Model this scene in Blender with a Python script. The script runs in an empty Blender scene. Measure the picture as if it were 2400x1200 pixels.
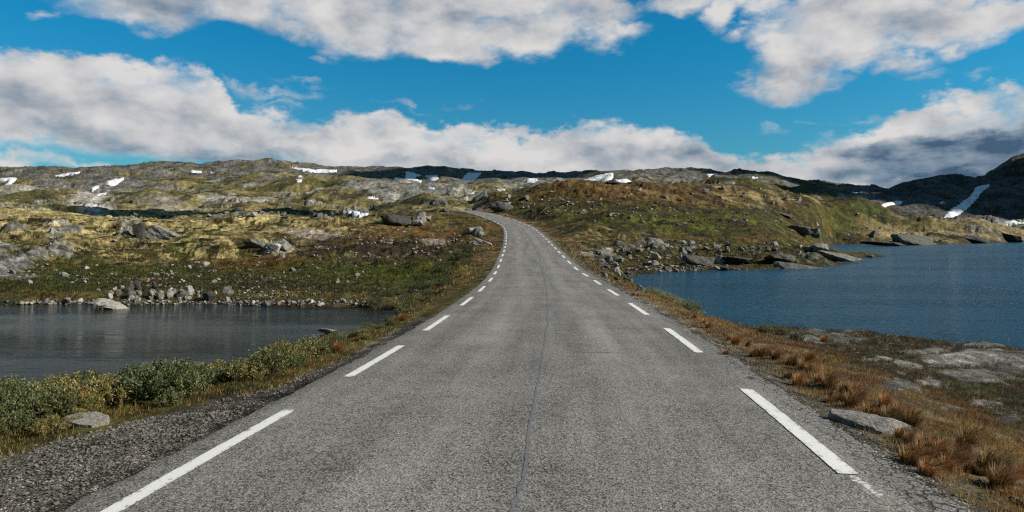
import bpy, math, random
import numpy as np
from mathutils import Vector, Matrix
R = math.radians
random.seed(5); rng = np.random.default_rng(7)
sc = bpy.context.scene
C = sc.collection
# ------------------------------------------------------------------ camera
F = 1600.0; HZ = 550.0; CZ = 3.0          # focal length and horizon row in pixels of the 2400 px photograph, eye height over the water
cam_d = bpy.data.cameras.new('camera'); cam = bpy.data.objects.new('camera', cam_d); C.objects.link(cam)
cam.location = (0, 0, CZ); cam.rotation_euler = (R(90), 0, 0)
cam_d.sensor_width = 36; cam_d.lens = 36*F/2400; cam_d.shift_y = -(600-HZ)/2400
cam_d.clip_start = 0.1; cam_d.clip_end = 20000
sc.camera = cam
# ------------------------------------------------------------------ light
SUN_AZ, SUN_EL = R(98), R(31)
sd_ = Vector((math.sin(SUN_AZ)*math.cos(SUN_EL), math.cos(SUN_AZ)*math.cos(SUN_EL), math.sin(SUN_EL)))
ld = bpy.data.lights.new('sun', 'SUN'); ld.energy = 5.0; ld.angle = R(0.5); ld.color = (1.0, 0.92, 0.80)
lo = bpy.data.objects.new('sun', ld); C.objects.link(lo); lo.rotation_euler = sd_.to_track_quat('Z', 'Y').to_euler()
lo.location = (40, -10, 60)
sc.view_settings.view_transform = 'Standard'; sc.view_settings.look = 'None'
sc.view_settings.gamma = 1; sc.view_settings.use_curve_mapping = False; sc.view_settings.exposure = 0.80
sc.cycles.max_bounces = 5; sc.cycles.diffuse_bounces = 2; sc.cycles.glossy_bounces = 3
sc.cycles.transmission_bounces = 2; sc.cycles.transparent_max_bounces = 4
sc.cycles.use_denoising = False; sc.cycles.filter_width = 1.25; sc.cycles.sample_clamp_indirect = 3.0; sc.cycles.sample_clamp_direct = 2.5

def aze(px, py):
    x = px-1200
    return math.atan2(x, F), math.atan2(HZ-py, math.hypot(F, x))

# ------------------------------------------------------------------ sky (clouds as a function of direction)
class NT:
    def __init__(s, tree): s.t = tree; s.n = tree.nodes; s.l = tree.links
    def new(s, typ, **kw):
        n = s.n.new(typ)
        for k, v in kw.items(): setattr(n, k, v)
        return n
    def put(s, sock, v):
        if hasattr(v, 'node'): s.l.new(v, sock)
        elif v is not None: sock.default_value = v
    def math(s, op, a, b=None, c=None, clamp=False):
        n = s.new('ShaderNodeMath', operation=op, use_clamp=clamp)
        s.put(n.inputs[0], a)
        if b is not None: s.put(n.inputs[1], b)
        if c is not None: s.put(n.inputs[2], c)
        return n.outputs[0]
    def vec(s, op, a, b=None):
        n = s.new('ShaderNodeVectorMath', operation=op)
        s.put(n.inputs[0], a)
        if b is not None: s.put(n.inputs[1], b)
        return n.outputs['Value'] if op in ('LENGTH', 'DOT_PRODUCT') else n.outputs[0]
    def noise(s, v, scale, detail=6, rough=0.55, dim='3D', dist=0.0, lac=2.0):
        n = s.new('ShaderNodeTexNoise', noise_dimensions=dim)
        s.put(n.inputs['Vector'], v); n.inputs['Scale'].default_value = scale
        n.inputs['Detail'].default_value = detail; n.inputs['Roughness'].default_value = rough
        n.inputs['Lacunarity'].default_value = lac; n.inputs['Distortion'].default_value = dist
        return n.outputs['Fac']
    def ramp(s, v, a, b, c=0.0, d=1.0, smooth=True):
        n = s.new('ShaderNodeMapRange', interpolation_type='SMOOTHSTEP' if smooth else 'LINEAR')
        s.put(n.inputs['Value'], v)
        for k, q in zip(('From Min', 'From Max', 'To Min', 'To Max'), (a, b, c, d)): s.put(n.inputs[k], q)
        return n.outputs['Result']
    def mix(s, f, a, b, blend='MIX'):
        n = s.new('ShaderNodeMix', data_type='RGBA', blend_type=blend)
        s.put(n.inputs['Factor'], f); s.put(n.inputs['A'] if False else n.inputs[6], a); s.put(n.inputs[7], b)
        return n.outputs[2]
    def comb(s, x, y, z):
        n = s.new('ShaderNodeCombineXYZ'); s.put(n.inputs[0], x); s.put(n.inputs[1], y); s.put(n.inputs[2], z); return n.outputs[0]
    def sep(s, v):
        n = s.new('ShaderNodeSeparateXYZ'); s.put(n.inputs[0], v); return n.outputs
    def curve(s, v, pts, lo, hi, vlo, vhi):
        t = s.math('DIVIDE', s.math('SUBTRACT', v, lo), hi-lo, clamp=True)
        n = s.new('ShaderNodeFloatCurve'); s.put(n.inputs['Value'], t)
        c = n.mapping.curves[0]
        pp = [((a-lo)/(hi-lo), (b-vlo)/(vhi-vlo)) for a, b in pts]
        c.points[0].location = pp[0]; c.points[1].location = pp[-1]
        for p in pp[1:-1]: c.points.new(*p)
        n.mapping.update()
        return s.math('MULTIPLY_ADD', n.outputs[0], vhi-vlo, vlo)

w = bpy.data.worlds.new('World'); sc.world = w; w.use_nodes = True
w.node_tree.nodes.clear()
N = NT(w.node_tree)
sky = N.new('ShaderNodeTexSky', sky_type='NISHITA'); sky.sun_disc = False
sky.sun_elevation = SUN_EL; sky.sun_rotation = SUN_AZ; sky.air_density = 1.0; sky.dust_density = 0.6; sky.ozone_density = 1.5
tc = N.new('ShaderNodeTexCoord').outputs['Generated']
tx, ty, tz = N.sep(tc)
az = N.math('ARCTAN2', tx, ty); el = N.math('ARCSINE', tz)
squash = N.vec('MULTIPLY', tc, (1.0, 1.0, 1.75))
def puff(v):   # rounded heaps
    o_ = 0.0
    vw = N.vec('ADD', v, N.vec('MULTIPLY', N.comb(N.noise(v, 22., 3), N.noise(N.vec('ADD', v, (9, 3, 4)), 22., 3), 0.), (.035, .035, 0)))
    for sc_, wt_ in ((13., .62), (29., .38)):
        q = N.new('ShaderNodeTexVoronoi', feature='SMOOTH_F1'); N.put(q.inputs['Vector'], vw); q.inputs['Scale'].default_value = sc_; q.inputs['Smoothness'].default_value = .25
        o_ = N.math('ADD', o_, N.math('MULTIPLY', N.math('SUBTRACT', 1.0, q.outputs['Distance']), wt_))
    return o_
def fb(v):   # billowy cloud noise
    a = N.noise(v, 5.0, 9, 0.56, lac=2.1)
    b = N.noise(v, 17.0, 5, 0.6)
    return N.math('ADD', N.math('ADD', N.math('MULTIPLY', N.math('SUBTRACT', a, 0.5), 0.8), N.math('MULTIPLY', N.math('SUBTRACT', b, 0.5), 0.30)), N.math('MULTIPLY', N.math('SUBTRACT', puff(v), .6), .16))
f1 = fb(squash)
def sf(v): return N.math('ADD', N.noise(v, 6.5, 5, 0.52, lac=2.2), N.math('MULTIPLY', puff(v), .13))
emb = N.math('SUBTRACT', sf(squash), sf(N.vec('ADD', squash, (0.018, 0.0, 0.040))))
warpx = N.math('MULTIPLY', N.math('SUBTRACT', N.noise(N.vec('ADD', squash, (3.1, 7.7, 1.3)), 9.0, 6, 0.6), 0.5), 0.10)
elw = N.math('SUBTRACT', el, N.math('MULTIPLY', f1, 0.16))
azw = N.math('ADD', az, warpx)
def pts(l): return [(aze(a, b)[0], aze(a, b)[1]) for a, b in l]
LO, HI = aze(-100, 0)[0], aze(2500, 0)[0]
topA = N.curve(azw, pts([(-100, 92), (0, 92), (100, 84), (200, 100), (330, 126), (430, 145), (500, 170), (560, 222), (700, 255), (860, 268), (1000, 278), (1200, 282), (1480, 274), (1600, 292), (1700, 325), (1850, 345), (1900, 315), (2000, 285), (2100, 238), (2200, 208), (2300, 200), (2400, 212), (2500, 215)]), LO, HI, -0.1, 0.4)
botA = N.curve(azw, pts([(-100, 352), (0, 354), (150, 360), (300, 372), (420, 384), (560, 405), (700, 430), (1000, 450), (1200, 470), (2500, 480)]), LO, HI, -0.1, 0.4)
dA = N.math('MINIMUM', N.math('SUBTRACT', topA, elw), N.math('SUBTRACT', N.math('SUBTRACT', el, N.math('MULTIPLY', f1, .06)), botA))
low = [(40, 376, 150, 30), (180, 390, 130, 18), (460, 392, 90, 8)]
blobs = low + [ # px, py, rx, ry
 (330, -20, 190, 85), (520, -10, 260, 62), (680, 40, 130, 40), (760, -10, 200, 70), (860, 60, 130, 55), (1010, 70, 180, 62), (1180, 80, 150, 62),
 (1060, 0, 330, 60), (1330, 10, 170, 60), (1420, 75, 80, 34), (1300, 60, 130, 44), (1240, 118, 60, 24), (670, 65, 50, 20), (1590, 5, 75, 40), (1680, 30, 50, 44), (1730, 0, 60, 26),
 (1735, 80, 32, 22), (1870, 180, 105, 42), (1870, 120, 100, 60), (1960, 60, 200, 90), (2150, 30, 260, 62), (2350, 30, 200, 52), (1950, 190, 30, 20), (2120, 130, 80, 34), (2070, 155, 40, 16),
 (2230, 100, 46, 26), (2150, 172, 60, 12), (1800, 10, 60, 45), (2040, 95, 120, 40), (1790, 190, 60, 20),
 (775, 127, 34, 8), (720, 181, 60, 6), (640, 205, 110, 14), (570, 190, 50, 12), (960, 250, 60, 9), (1810, 286, 26, 8), (1880, 268, 40, 6), (2030, 254, 50, 8), (110, 18, 40, 12), (620, 235, 90, 10), (2290, 175, 22, 6), (2390, 205, 30, 8), (1100, 234, 30, 4),
]
ae = N.comb(azw, elw, 0.0)
def blob_d(b, src=ae, soft=False):
    a, e = aze(b[0], b[1]); rx = b[2]/F*math.cos(a)**2*1.0; ry = b[3]/F*math.cos(a)
    q = N.vec('MULTIPLY', N.vec('SUBTRACT', src, (a, e, 0)), (1/rx, 1/ry, 0))
    ln = N.vec('LENGTH', q)
    return ln, ry
dd = dA
for b in blobs:
    ln, ry = blob_d(b)
    d = N.math('MULTIPLY', N.math('SUBTRACT', 1.12, ln), ry)
    dd = N.math('SMOOTH_MAX', dd, d, 0.006)
# a second noise breaks the edges so that they turn wispy
edge = N.math('MULTIPLY', N.math('SUBTRACT', N.noise(squash, 34.0, 6, 0.62), 0.5), 0.022)
dd = N.math('ADD', dd, edge)
dens = N.ramp(dd, -0.002, 0.017)
thin = N.math('MULTIPLY', N.ramp(N.noise(squash, 12.0, 6, .6), .46, .66), N.ramp(dd, .045, .005))
dens = N.math('MULTIPLY', dens, N.math('MULTIPLY_ADD', thin, -.75, 1.0))
# far blue gaps inside the cloud near the horizon
gapn = N.ramp(N.noise(N.vec('MULTIPLY', tc, (1, 1, 5.0)), 7.0, 6, 0.55), 0.60, 0.72)
gap = N.math('MULTIPLY', gapn, N.ramp(el, 0.15, 0.05))
dens = N.math('MULTIPLY', dens, N.math('MULTIPLY_ADD', gap, -0.10, 1.0))
# brightness inside the clouds: thick parts are grey, sun side is white
darks = [(120, 312, 330, 34, 0.26), (480, 356, 260, 24, 0.28), (760, 380, 300, 18, 0.22), (2320, 325, 330, 48, 0.85), (2090, 350, 190, 40, 0.62), (2230, 400, 330, 40, 0.62), (1830, 190, 120, 42, 0.36), (450, 20, 260, 46, 0.22), (1000, 10, 240, 30, 0.12),
         (1150, 390, 380, 24, 0.16), (1530, 360, 220, 22, 0.16), (1120, 322, 200, 16, 0.14), (60, 230, 200, 22, 0.04), (2060, 55, 150, 32, 0.12), (700, 330, 120, 14, 0.12)]
dk = 0.0
for b in darks:
    ln, ry = blob_d(b)
    dk = N.math('ADD', dk, N.math('MULTIPLY', N.ramp(ln, 1.45, 0.1), b[4]))
bright = N.math('MULTIPLY_ADD', emb, 2.0, 0.74)
bright = N.math('ADD', bright, N.math('MULTIPLY', N.math('SUBTRACT', N.noise(N.vec('MULTIPLY', tc, (1, 1, 3.2)), 6.0, 5, 0.45), 0.5), 0.45))
bright = N.math('ADD', bright, N.ramp(dd, 0.05, 0.0, 0.0, 0.10))
dk = N.math('MINIMUM', dk, 0.62)
dk = N.math('MULTIPLY', dk, N.ramp(N.noise(N.vec('MULTIPLY', tc, (1, 1, 4.5)), 9.0, 6, .6), .34, .62, .62, 1.12))
bright = N.math('SUBTRACT', bright, dk)
bright = N.math('MAXIMUM', bright, 0.0)
cr = N.new('ShaderNodeValToRGB'); N.put(cr.inputs[0], bright)
els = cr.color_ramp.elements
els[0].position = 0.0; els[0].color = (0.062, 0.115, 0.19, 1)
els[1].position = 1.0; els[1].color = (0.70, 0.69, 0.68, 1)
for p, c in ((0.25, (0.20, 0.27, 0.35, 1)), (0.5, (0.39, 0.425, 0.47, 1)), (0.72, (0.56, 0.565, 0.58, 1))):
    e_ = els.new(p); e_.color = c
SK = 0.054
EXQ = 2**-.80/SK
ccol = N.vec('MULTIPLY', cr.outputs[0], (EXQ, EXQ, EXQ))
skc = N.mix(1.0, sky.outputs[0], (0.06, .82, 1.12, 1), 'MULTIPLY')
lowt = N.ramp(el, 0.30, 0.02)
skc2 = N.mix(lowt, skc, N.mix(1.0, sky.outputs[0], (0.28, 0.76, 0.93, 1), 'MULTIPLY'))
# more broken cloud overhead and behind the camera, outside the picture
oh = N.math('MULTIPLY', N.ramp(N.noise(tc, 3.2, 6, .55), .47, .56), N.math('MAXIMUM', N.ramp(el, .42, .60), N.math('MULTIPLY', N.ramp(ty, .45, .2), N.ramp(el, .0, .05))))
sk3 = N.mix(N.math('MULTIPLY', oh, .8), skc2, N.vec('MULTIPLY', (.20, .205, .22), (EXQ, EXQ, EXQ)))
final = N.mix(dens, sk3, ccol)
bg = N.new('ShaderNodeBackground'); bg.inputs['Strength'].default_value = SK; N.put(bg.inputs['Color'], final)
wo = N.new('ShaderNodeOutputWorld'); N.l.new(bg.outputs[0], wo.inputs['Surface'])
w.cycles.sampling_method = 'MANUAL'; w.cycles.sample_map_resolution = 512

# ------------------------------------------------------------------ helpers
def tag(o, label=None, cat=None, group=None, kind=None):
    if label: o['label'] = label
    if cat: o['category'] = cat
    if group: o['group'] = group
    if kind: o['kind'] = kind
    return o
def mesh_np(name, V, Fc, col=None, smooth=False, mat=None, attrs=None):
    me = bpy.data.meshes.new(name); V = np.asarray(V, dtype=np.float32); Fc = np.asarray(Fc, dtype=np.int32)
    n, k = Fc.shape
    me.vertices.add(len(V)); me.vertices.foreach_set('co', V.ravel())
    me.loops.add(n*k); me.loops.foreach_set('vertex_index', Fc.ravel())
    me.polygons.add(n); me.polygons.foreach_set('loop_start', np.arange(0, n*k, k, dtype=np.int32))
    if smooth is True: me.polygons.foreach_set('use_smooth', np.ones(n, dtype=bool))
    else: me.polygons.foreach_set('use_smooth', np.zeros(n, dtype=bool))
    if col is not None:
        a = me.attributes.new('Col', 'FLOAT_COLOR', 'POINT')
        cc = np.ones((len(V), 4), dtype=np.float32); cc[:, :3] = col; a.data.foreach_set('color', cc.ravel())
    for k_, v_ in (attrs or {}).items():
        a = me.attributes.new(k_, 'FLOAT', 'POINT'); a.data.foreach_set('value', np.asarray(v_, dtype=np.float32))
    me.update(); me.validate()
    if mat: me.materials.append(mat)
    return me
def link(name, me, parent=None):
    o = bpy.data.objects.new(name, me); C.objects.link(o)
    if parent: o.parent = parent
    return o
_P = rng.permutation(4096).astype(np.int32)
_A = rng.random(4096)*2*np.pi; _GX = np.cos(_A).astype(np.float32); _GY = np.sin(_A).astype(np.float32)
def gn(x, y, seed=0):
    xi = np.floor(x).astype(np.int64); yi = np.floor(y).astype(np.int64)
    fx = x-xi; fy = y-yi
    sx = fx*fx*fx*(fx*(fx*6-15)+10); sy = fy*fy*fy*(fy*(fy*6-15)+10)
    def g(i, j, dx, dy):
        h = _P[(_P[(i+seed*131) & 4095]+j+seed*57) & 4095]
        return _GX[h]*dx+_GY[h]*dy
    a = g(xi, yi, fx, fy); b = g(xi+1, yi, fx-1, fy); c = g(xi, yi+1, fx, fy-1); d = g(xi+1, yi+1, fx-1, fy-1)
    return ((a+(b-a)*sx)+((c+(d-c)*sx)-(a+(b-a)*sx))*sy)*1.5
def fbm(x, y, o=4, seed=0, rough=0.5):
    s = 0; a = 1; t = 0
    for k in range(o):
        s = s+a*gn(x, y, seed+k); t += a; a *= rough; x = x*2.03+11.3; y = y*2.03+5.1
    return s/t
def msn(scale, A, B, o=4, seed=0, rough=.5):
    """noise whose grain grows with the scale field, blended between octave-sized steps so that nothing streaks"""
    scale = np.broadcast_to(scale, A.shape); lv = np.log2(scale); out = np.zeros_like(A); w2 = np.zeros_like(A)
    for i in range(int(math.floor(lv.min())), int(math.ceil(lv.max()))+1):
        w_ = np.clip(1-np.abs(lv-i), 0, 1); m_ = w_ > 0
        if not m_.any(): continue
        out[m_] += w_[m_]*fbm(A[m_]/2.0**i+i*7.3, B[m_]/2.0**i, o, seed, rough); w2[m_] += w_[m_]**2
    return out/np.sqrt(np.maximum(w2, 1e-6))
def sstep(a, b, x):
    t = np.clip((x-a)/(b-a), 0, 1); return t*t*(3-2*t)

# ------------------------------------------------------------------ the road's line
_rY = [-40, -12, 0, 5.32, 8.39, 11.63, 14.6, 19.5, 25.9, 33.2, 42.8, 51, 62, 77, 97, 112, 127]
_rX = [-4.5, -1.65, -0.48, .03, .33, .58, .78, 1.02, 1.27, 1.47, 1.57, 1.66, 1.76, 1.83, 1.70, 1.42, .90]
_rZ = [1.45, 1.36, 1.28, 1.24, 1.165, 1.10, 1.04, .965, .87, .82, .82, 1.07, 1.45, 2.06, 3.02, 3.80, 4.60]
for yy, xx, zz in ((140, -.75, 5.55), (148, -2.3, 6.3), (155, -4.2, 7.05), (164, -7.1, 8.05), (173, -10.6, 9.0), (180, -14.0, 9.5), (187, -19, 9.6), (194, -27, 9.5), (200, -37, 9.2)):
    _rY.append(yy); _rX.append(xx); _rZ.append(zz)
_rY, _rX, _rZ = map(np.array, (_rY, _rX, _rZ))
RS = np.linspace(-40, 200, 961)
def _sm(v, k): 
    q = np.pad(v, k, mode='reflect', reflect_type='odd'); ker = np.hanning(2*k+1); ker /= ker.sum(); return np.convolve(q, ker, 'valid')
RX = _sm(np.interp(RS, _rY, _rX), 18); RZ = _sm(np.interp(RS, _rY, _rZ), 18)
tX = np.gradient(RX, RS); tl = np.sqrt(1+tX**2); TX, TY = tX/tl, 1/tl           # tangent
def road_frame(X, Y):
    """signed distance to the road axis (right positive), axis height, parameter"""
    s = Y.copy()
    for _ in range(4):
        cx = np.interp(s, RS, RX); ax = np.interp(s, RS, TX); ay = np.interp(s, RS, TY)
        s = np.clip(s+((X-cx)*ax+(Y-s)*ay)*0.8, -40, 200)
    cx = np.interp(s, RS, RX); ax = np.interp(s, RS, TX); ay = np.interp(s, RS, TY)
    d = (X-cx)*ay-(Y-s)*ax
    along = (X-cx)*ax+(Y-s)*ay
    return np.sign(d)*np.sqrt(d*d+along*along*0.98), np.interp(s, RS, RZ), s

# ------------------------------------------------------------------ terrain
pond_poly = np.array([(-60, 12), (-22, 10.8), (-14, 11), (-9, 12), (-6.6, 14), (-5.0, 17), (-4.2, 20), (-3.7, 23.3), (-4.6, 26.8), (-6.2, 28.0), (-9, 28.6), (-13, 29.2), (-18, 29.6), (-24, 29.9), (-60, 32)], float)
lake_poly = np.array([(60, 9), (22, 12), (15.5, 14.2), (12.6, 15.6), (11.6, 17.6), (9.6, 19.0), (7.6, 20.6), (6.5, 21.6), (6.6, 25), (6.2, 30), (6.3, 36), (6.9, 41), (7.6, 47), (10, 52), (14, 55), (20, 58), (26, 61), (30.5, 64), (33.0, 67.5), (34, 73), (39, 80), (44, 86), (49.5, 93), (47, 98), (50, 110), (62, 140), (80, 178), (93, 203), (100, 212), (108, 220), (110, 213), (108, 203), (110, 194), (122, 196), (135, 212), (160, 235), (211, 280), (262, 335), (420, 345), (420, 9)], float)
def poly_sd(X, Y, poly):
    d = np.full(X.shape, 1e9, dtype=np.float32); ins = np.zeros(X.shape, dtype=bool)
    n = len(poly)
    for i in range(n):
        ax, ay = poly[i]; bx, by = poly[(i+1) % n]
        ex, ey = bx-ax, by-ay
        t = np.clip(((X-ax)*ex+(Y-ay)*ey)/(ex*ex+ey*ey), 0, 1)
        d = np.minimum(d, np.hypot(X-ax-t*ex, Y-ay-t*ey))
        cnd = ((ay > Y) != (by > Y))
        xc = ax+(Y-ay)*ex/(ey if abs(ey) > 1e-9 else 1e-9)
        ins ^= cnd & (X < xc)
    return np.where(ins, -d, d)
def z(v): return ('z', v)
COLS = {
 -500: [(1, z(1.0)), (7, z(.95)), (11, z(.35)), (30, z(.4)), (45, 655), (70, 590), (100, 530), (140, 500), (220, 490), (500, 455), (1500, 420), (2600, 470)],
 0: [(1, z(1.15)), (7, z(1.0)), (10.5, z(.35)), (20, z(.25)), (29, z(.3)), (36, 685), (45, 658), (60, 612), (75, 572), (92, 530), (107, 512), (140, 499), (200, 487), (300, 481), (330, 486), (420, 470), (600, 452), (900, 428), (1500, 405), (2600, 450)],
 200: [(1, z(1.2)), (7, z(1.05)), (10.5, z(.35)), (20, z(.25)), (29, z(.3)), (36, 690), (45, 664), (60, 625), (75, 585), (92, 540), (110, 515), (140, 506), (160, 510), (220, 512), (300, 497), (420, 478), (600, 455), (900, 420), (1400, 395), (2600, 450)],
 400: [(1, z(1.2)), (7, z(1.1)), (10.5, z(.4)), (20, z(.25)), (29, z(.3)), (36, 690), (45, 666), (60, 630), (75, 590), (92, 545), (112, 516), (150, 528), (210, 520), (280, 503), (400, 482), (550, 452), (700, 440), (1000, 410), (1500, 389), (2600, 450)],
 600: [(1, z(1.2)), (7, z(1.1)), (11, z(.5)), (20, z(.25)), (29, z(.3)), (36, 694), (45, 668), (60, 630), (75, 592), (92, 548), (112, 514), (150, 532), (210, 520), (260, 503), (360, 482), (450, 462), (650, 436), (1000, 408), (1500, 391), (2600, 450)],
 800: [(1, z(1.2)), (7, z(1.1)), (13, z(.6)), (20, z(.3)), (28, z(.3)), (36, 685), (45, 658), (60, 625), (75, 590), (92, 545), (112, 512), (150, 530), (200, 522), (260, 505), (350, 483), (450, 455), (650, 432), (1000, 412), (1500, 390), (2600, 450)],
 1000: [(1, z(1.2)), (12, z(1.0)), (18, z(.8)), (25, z(.35)), (36, 675), (50, 632), (65, 598), (80, 568), (95, 540), (118, 513), (150, 502), (210, 497), (260, 475), (330, 470), (450, 452), (700, 432), (1000, 416), (1500, 397), (2600, 450)],
 1050: [(1, z(1.2)), (14, z(1.0)), (22, z(.6)), (32, z(.5)), (50, 632), (65, 600), (80, 572), (95, 548), (120, 524), (150, 506), (178, 496), (210, 497), (250, 482), (320, 472), (450, 450), (750, 431), (1100, 412), (1500, 396), (2600, 450)],
 1100: [(1, z(1.2)), (18, z(.9)), (28, z(.5)), (45, z(.8)), (60, 606), (75, 574), (100, 546), (130, 522), (165, 503), (185, 494), (210, 498), (240, 490), (300, 474), (380, 470), (480, 448), (800, 430), (1200, 410), (1500, 396), (2600, 450)],
 1150: [(1, z(1.2)), (18, z(.9)), (28, z(.8)), (60, z(1.3)), (100, z(3.2)), (150, 508), (168, 496), (188, 478), (215, 458), (250, 468), (300, 462), (480, 446), (800, 426), (1200, 412), (1500, 398), (2600, 450)],
 1220: [(1, z(1.2)), (28, z(.85)), (60, z(1.3)), (100, z(3.2)), (125, 523), (142, 513), (162, 492), (188, 467), (216, 447), (255, 458), (300, 462), (480, 446), (800, 430), (1200, 415), (1500, 406), (2600, 450)],
 1300: [(1, z(1.2)), (28, z(.85)), (60, z(1.3)), (77, z(2.1)), (100, 534), (125, 512), (150, 488), (180, 462), (212, 442), (250, 451), (400, 450), (700, 435), (1100, 425), (1500, 416), (2600, 450)],
 1380: [(1, z(1.2)), (26, z(.85)), (48, z(.9)), (60, 607), (77, 578), (100, 547), (125, 517), (150, 485), (178, 455), (202, 436), (245, 449), (500, 450), (800, 435), (1200, 418), (1400, 419), (2600, 450)],
 1450: [(1, z(1.2)), (20, z(.9)), (26, z(.5)), (40, z(.2)), (50, 640), (60, 612), (75, 590), (98, 559), (122, 525), (150, 484), (178, 450), (200, 434), (245, 447), (500, 440), (900, 418), (1300, 397), (2600, 450)],
 1600: [(1, z(1.2)), (14, z(.9)), (20, z(.4)), (45, z(.2)), (55, z(.25)), (62, 617), (75, 600), (95, 576), (125, 534), (155, 488), (197, 433), (250, 448), (500, 440), (900, 413), (1300, 396), (2600, 450)],
 1750: [(1, z(1.2)), (9, z(1.0)), (14, z(.65)), (19, z(.4)), (45, z(.2)), (57, z(.3)), (65, 612), (80, 600), (100, 581), (130, 546), (165, 492), (205, 442), (260, 458), (500, 440), (900, 423), (1300, 409), (2600, 450)],
 1900: [(1, z(1.2)), (7, z(1.05)), (12, z(.75)), (19, z(.4)), (45, z(.2)), (60, z(.35)), (66, 606), (80, 598), (100, 588), (150, 571), (185, 540), (212, 500), (242, 461), (300, 480), (500, 458), (900, 440), (1300, 425), (2600, 450)],
 1980: [(1, z(1.2)), (7, z(1.0)), (12, z(.7)), (19, z(.4)), (45, z(.2)), (66, z(.35)), (80, z(.75)), (100, z(.5)), (200, z(.3)), (225, 555), (245, 520), (272, 482), (320, 500), (500, 470), (900, 448), (1300, 437), (2600, 450)],
 2060: [(1, z(1.2)), (7, z(1.0)), (12, z(.7)), (17, z(.4)), (45, z(.2)), (90, z(.4)), (200, z(.3)), (228, 563), (255, 530), (295, 503), (350, 520), (430, 490), (520, 470), (700, 462), (1300, 446), (2600, 470)],
 2120: [(1, z(1.1)), (7, z(.95)), (12, z(.65)), (17, z(.4)), (100, z(.3)), (190, z(.5)), (225, 561), (262, 540), (300, 522), (400, 522), (500, 480), (700, 431), (900, 460), (2600, 470)],
 2200: [(1, z(1.1)), (7, z(.9)), (12, z(.6)), (17, z(.4)), (100, z(.3)), (200, z(.5)), (225, 560), (245, 543), (300, 527), (400, 524), (500, 478), (700, 419), (900, 460), (2600, 470)],
 2300: [(1, z(1.05)), (7, z(.85)), (12, z(.55)), (16, z(.4)), (100, z(.3)), (225, z(.4)), (250, 556), (275, 540), (330, 524), (420, 522), (520, 475), (690, 414), (900, 440), (2600, 470)],
 2400: [(1, z(1.0)), (7, z(.8)), (11, z(.55)), (15, z(.4)), (100, z(.3)), (265, z(.4)), (290, 553), (320, 540), (380, 530), (440, 524), (540, 450), (700, 375), (900, 390), (2600, 450)],
 2900: [(1, z(1.0)), (7, z(.6)), (11, z(.4)), (20, z(.4)), (100, z(.3)), (265, z(.4)), (340, 545), (440, 530), (540, 440), (700, 310), (900, 320), (2600, 450)],
}
UMAX = 1.06
NR = 880
rowsY = np.concatenate([np.geomspace(.7, 3.5, 10), np.geomspace(3.7, 2600, NR)])
uf = np.concatenate([np.linspace(-UMAX, -.80, 60, endpoint=False), np.linspace(-.80, .80, 1150, endpoint=False), np.linspace(.80, UMAX, 60)])
th_f = np.arctan(uf); thb = np.linspace(th_f[-1], 2*np.pi+th_f[0], 40)[1:-1]
NCF = len(uf)
lnR = np.log(rowsY)
tabu = np.array([(p-1200)/F for p in COLS]); tabv = []
for p, l in COLS.items():
    ly = np.log([a for a, _ in l]); zz = [b[1] if isinstance(b, tuple) else CZ+(HZ-b)*a/F for a, b in l]
    # interpolate heights in ln Y; far parts interpolate the pixel row
    el_ = np.array([(q-CZ)/a for (a, _), q in zip(l, zz)])
    tabv.append(np.interp(lnR, ly, el_))
tabv = np.array(tabv)                                     # (ncol, nrow): (z-CZ)/Y
tabv = np.apply_along_axis(lambda v: _sm(v, 5), 1, tabv)
def cubic_cols(uq):
    # monotone-ish smooth interpolation across columns
    i = np.clip(np.searchsorted(tabu, uq)-1, 0, len(tabu)-2)
    t = np.clip((uq-tabu[i])/(tabu[i+1]-tabu[i]), 0, 1)
    m = np.zeros_like(tabv)
    m[1:-1] = (tabv[2:]-tabv[:-2])/(tabu[2:]-tabu[:-2])[:, None]*0.8
    h = (tabu[i+1]-tabu[i])[:, None]; t = t[:, None]
    return ((2*t**3-3*t**2+1)*tabv[i]+(t**3-2*t**2+t)*h*m[i]+(-2*t**3+3*t**2)*tabv[i+1]+(t**3-t**2)*h*m[i+1])
elf = cubic_cols(uf).T                                    # rows x cols
elb = np.array([elf[:, -1]+(elf[:, 0]-elf[:, -1])*t for t in np.linspace(0, 1, 40)[1:-1]]).T
ELV = np.concatenate([elf, elb], axis=1)
YY = rowsY[:, None]*np.ones(ELV.shape[1])[None]
DIRX = np.concatenate([uf, np.sin(thb)*math.hypot(1, UMAX)]); DIRY = np.concatenate([np.ones(NCF), np.cos(thb)*math.hypot(1, UMAX)])
X = YY*DIRX[None]; Y = YY*DIRY[None]
Z = CZ+ELV*YY
PXg = 1200+F*DIRX[None]*np.ones_like(YY)
# ---- rockiness and paint maps, authored where the photograph shows them
PY0 = HZ-F*ELV
jit = 26
wx = PXg+55*msn(.10*YY, X, Y*.6, 5, 40, .6); wy = PY0+14*msn(.10*YY, X, Y*.6, 5, 47, .6)
front = np.zeros_like(YY); front[:, :NCF] = 1
def reg(px, py, rx, ry, y0=0, y1=1e9, soft=.55):
    d = np.sqrt(((wx-px)/rx)**2+((wy-py)/ry)**2)
    return (1-sstep(1-soft, 1+soft, d))*(YY >= y0)*(YY <= y1)
rock = np.zeros_like(YY)
def addrock(s, *a, **k):
    global rock
    rock = np.maximum(rock, s*reg(*a, **k))
for a in [(30, 640, 85, 30), (0, 590, 40, 14), (135, 540, 45, 14), (155, 592, 42, 20), (30, 540, 30, 7), (70, 610, 60, 10), (660, 590, 40, 18), (1115, 543, 24, 10), (310, 535, 25, 20)]:
    addrock(.72, *a, y0=30, y1=140)
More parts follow.
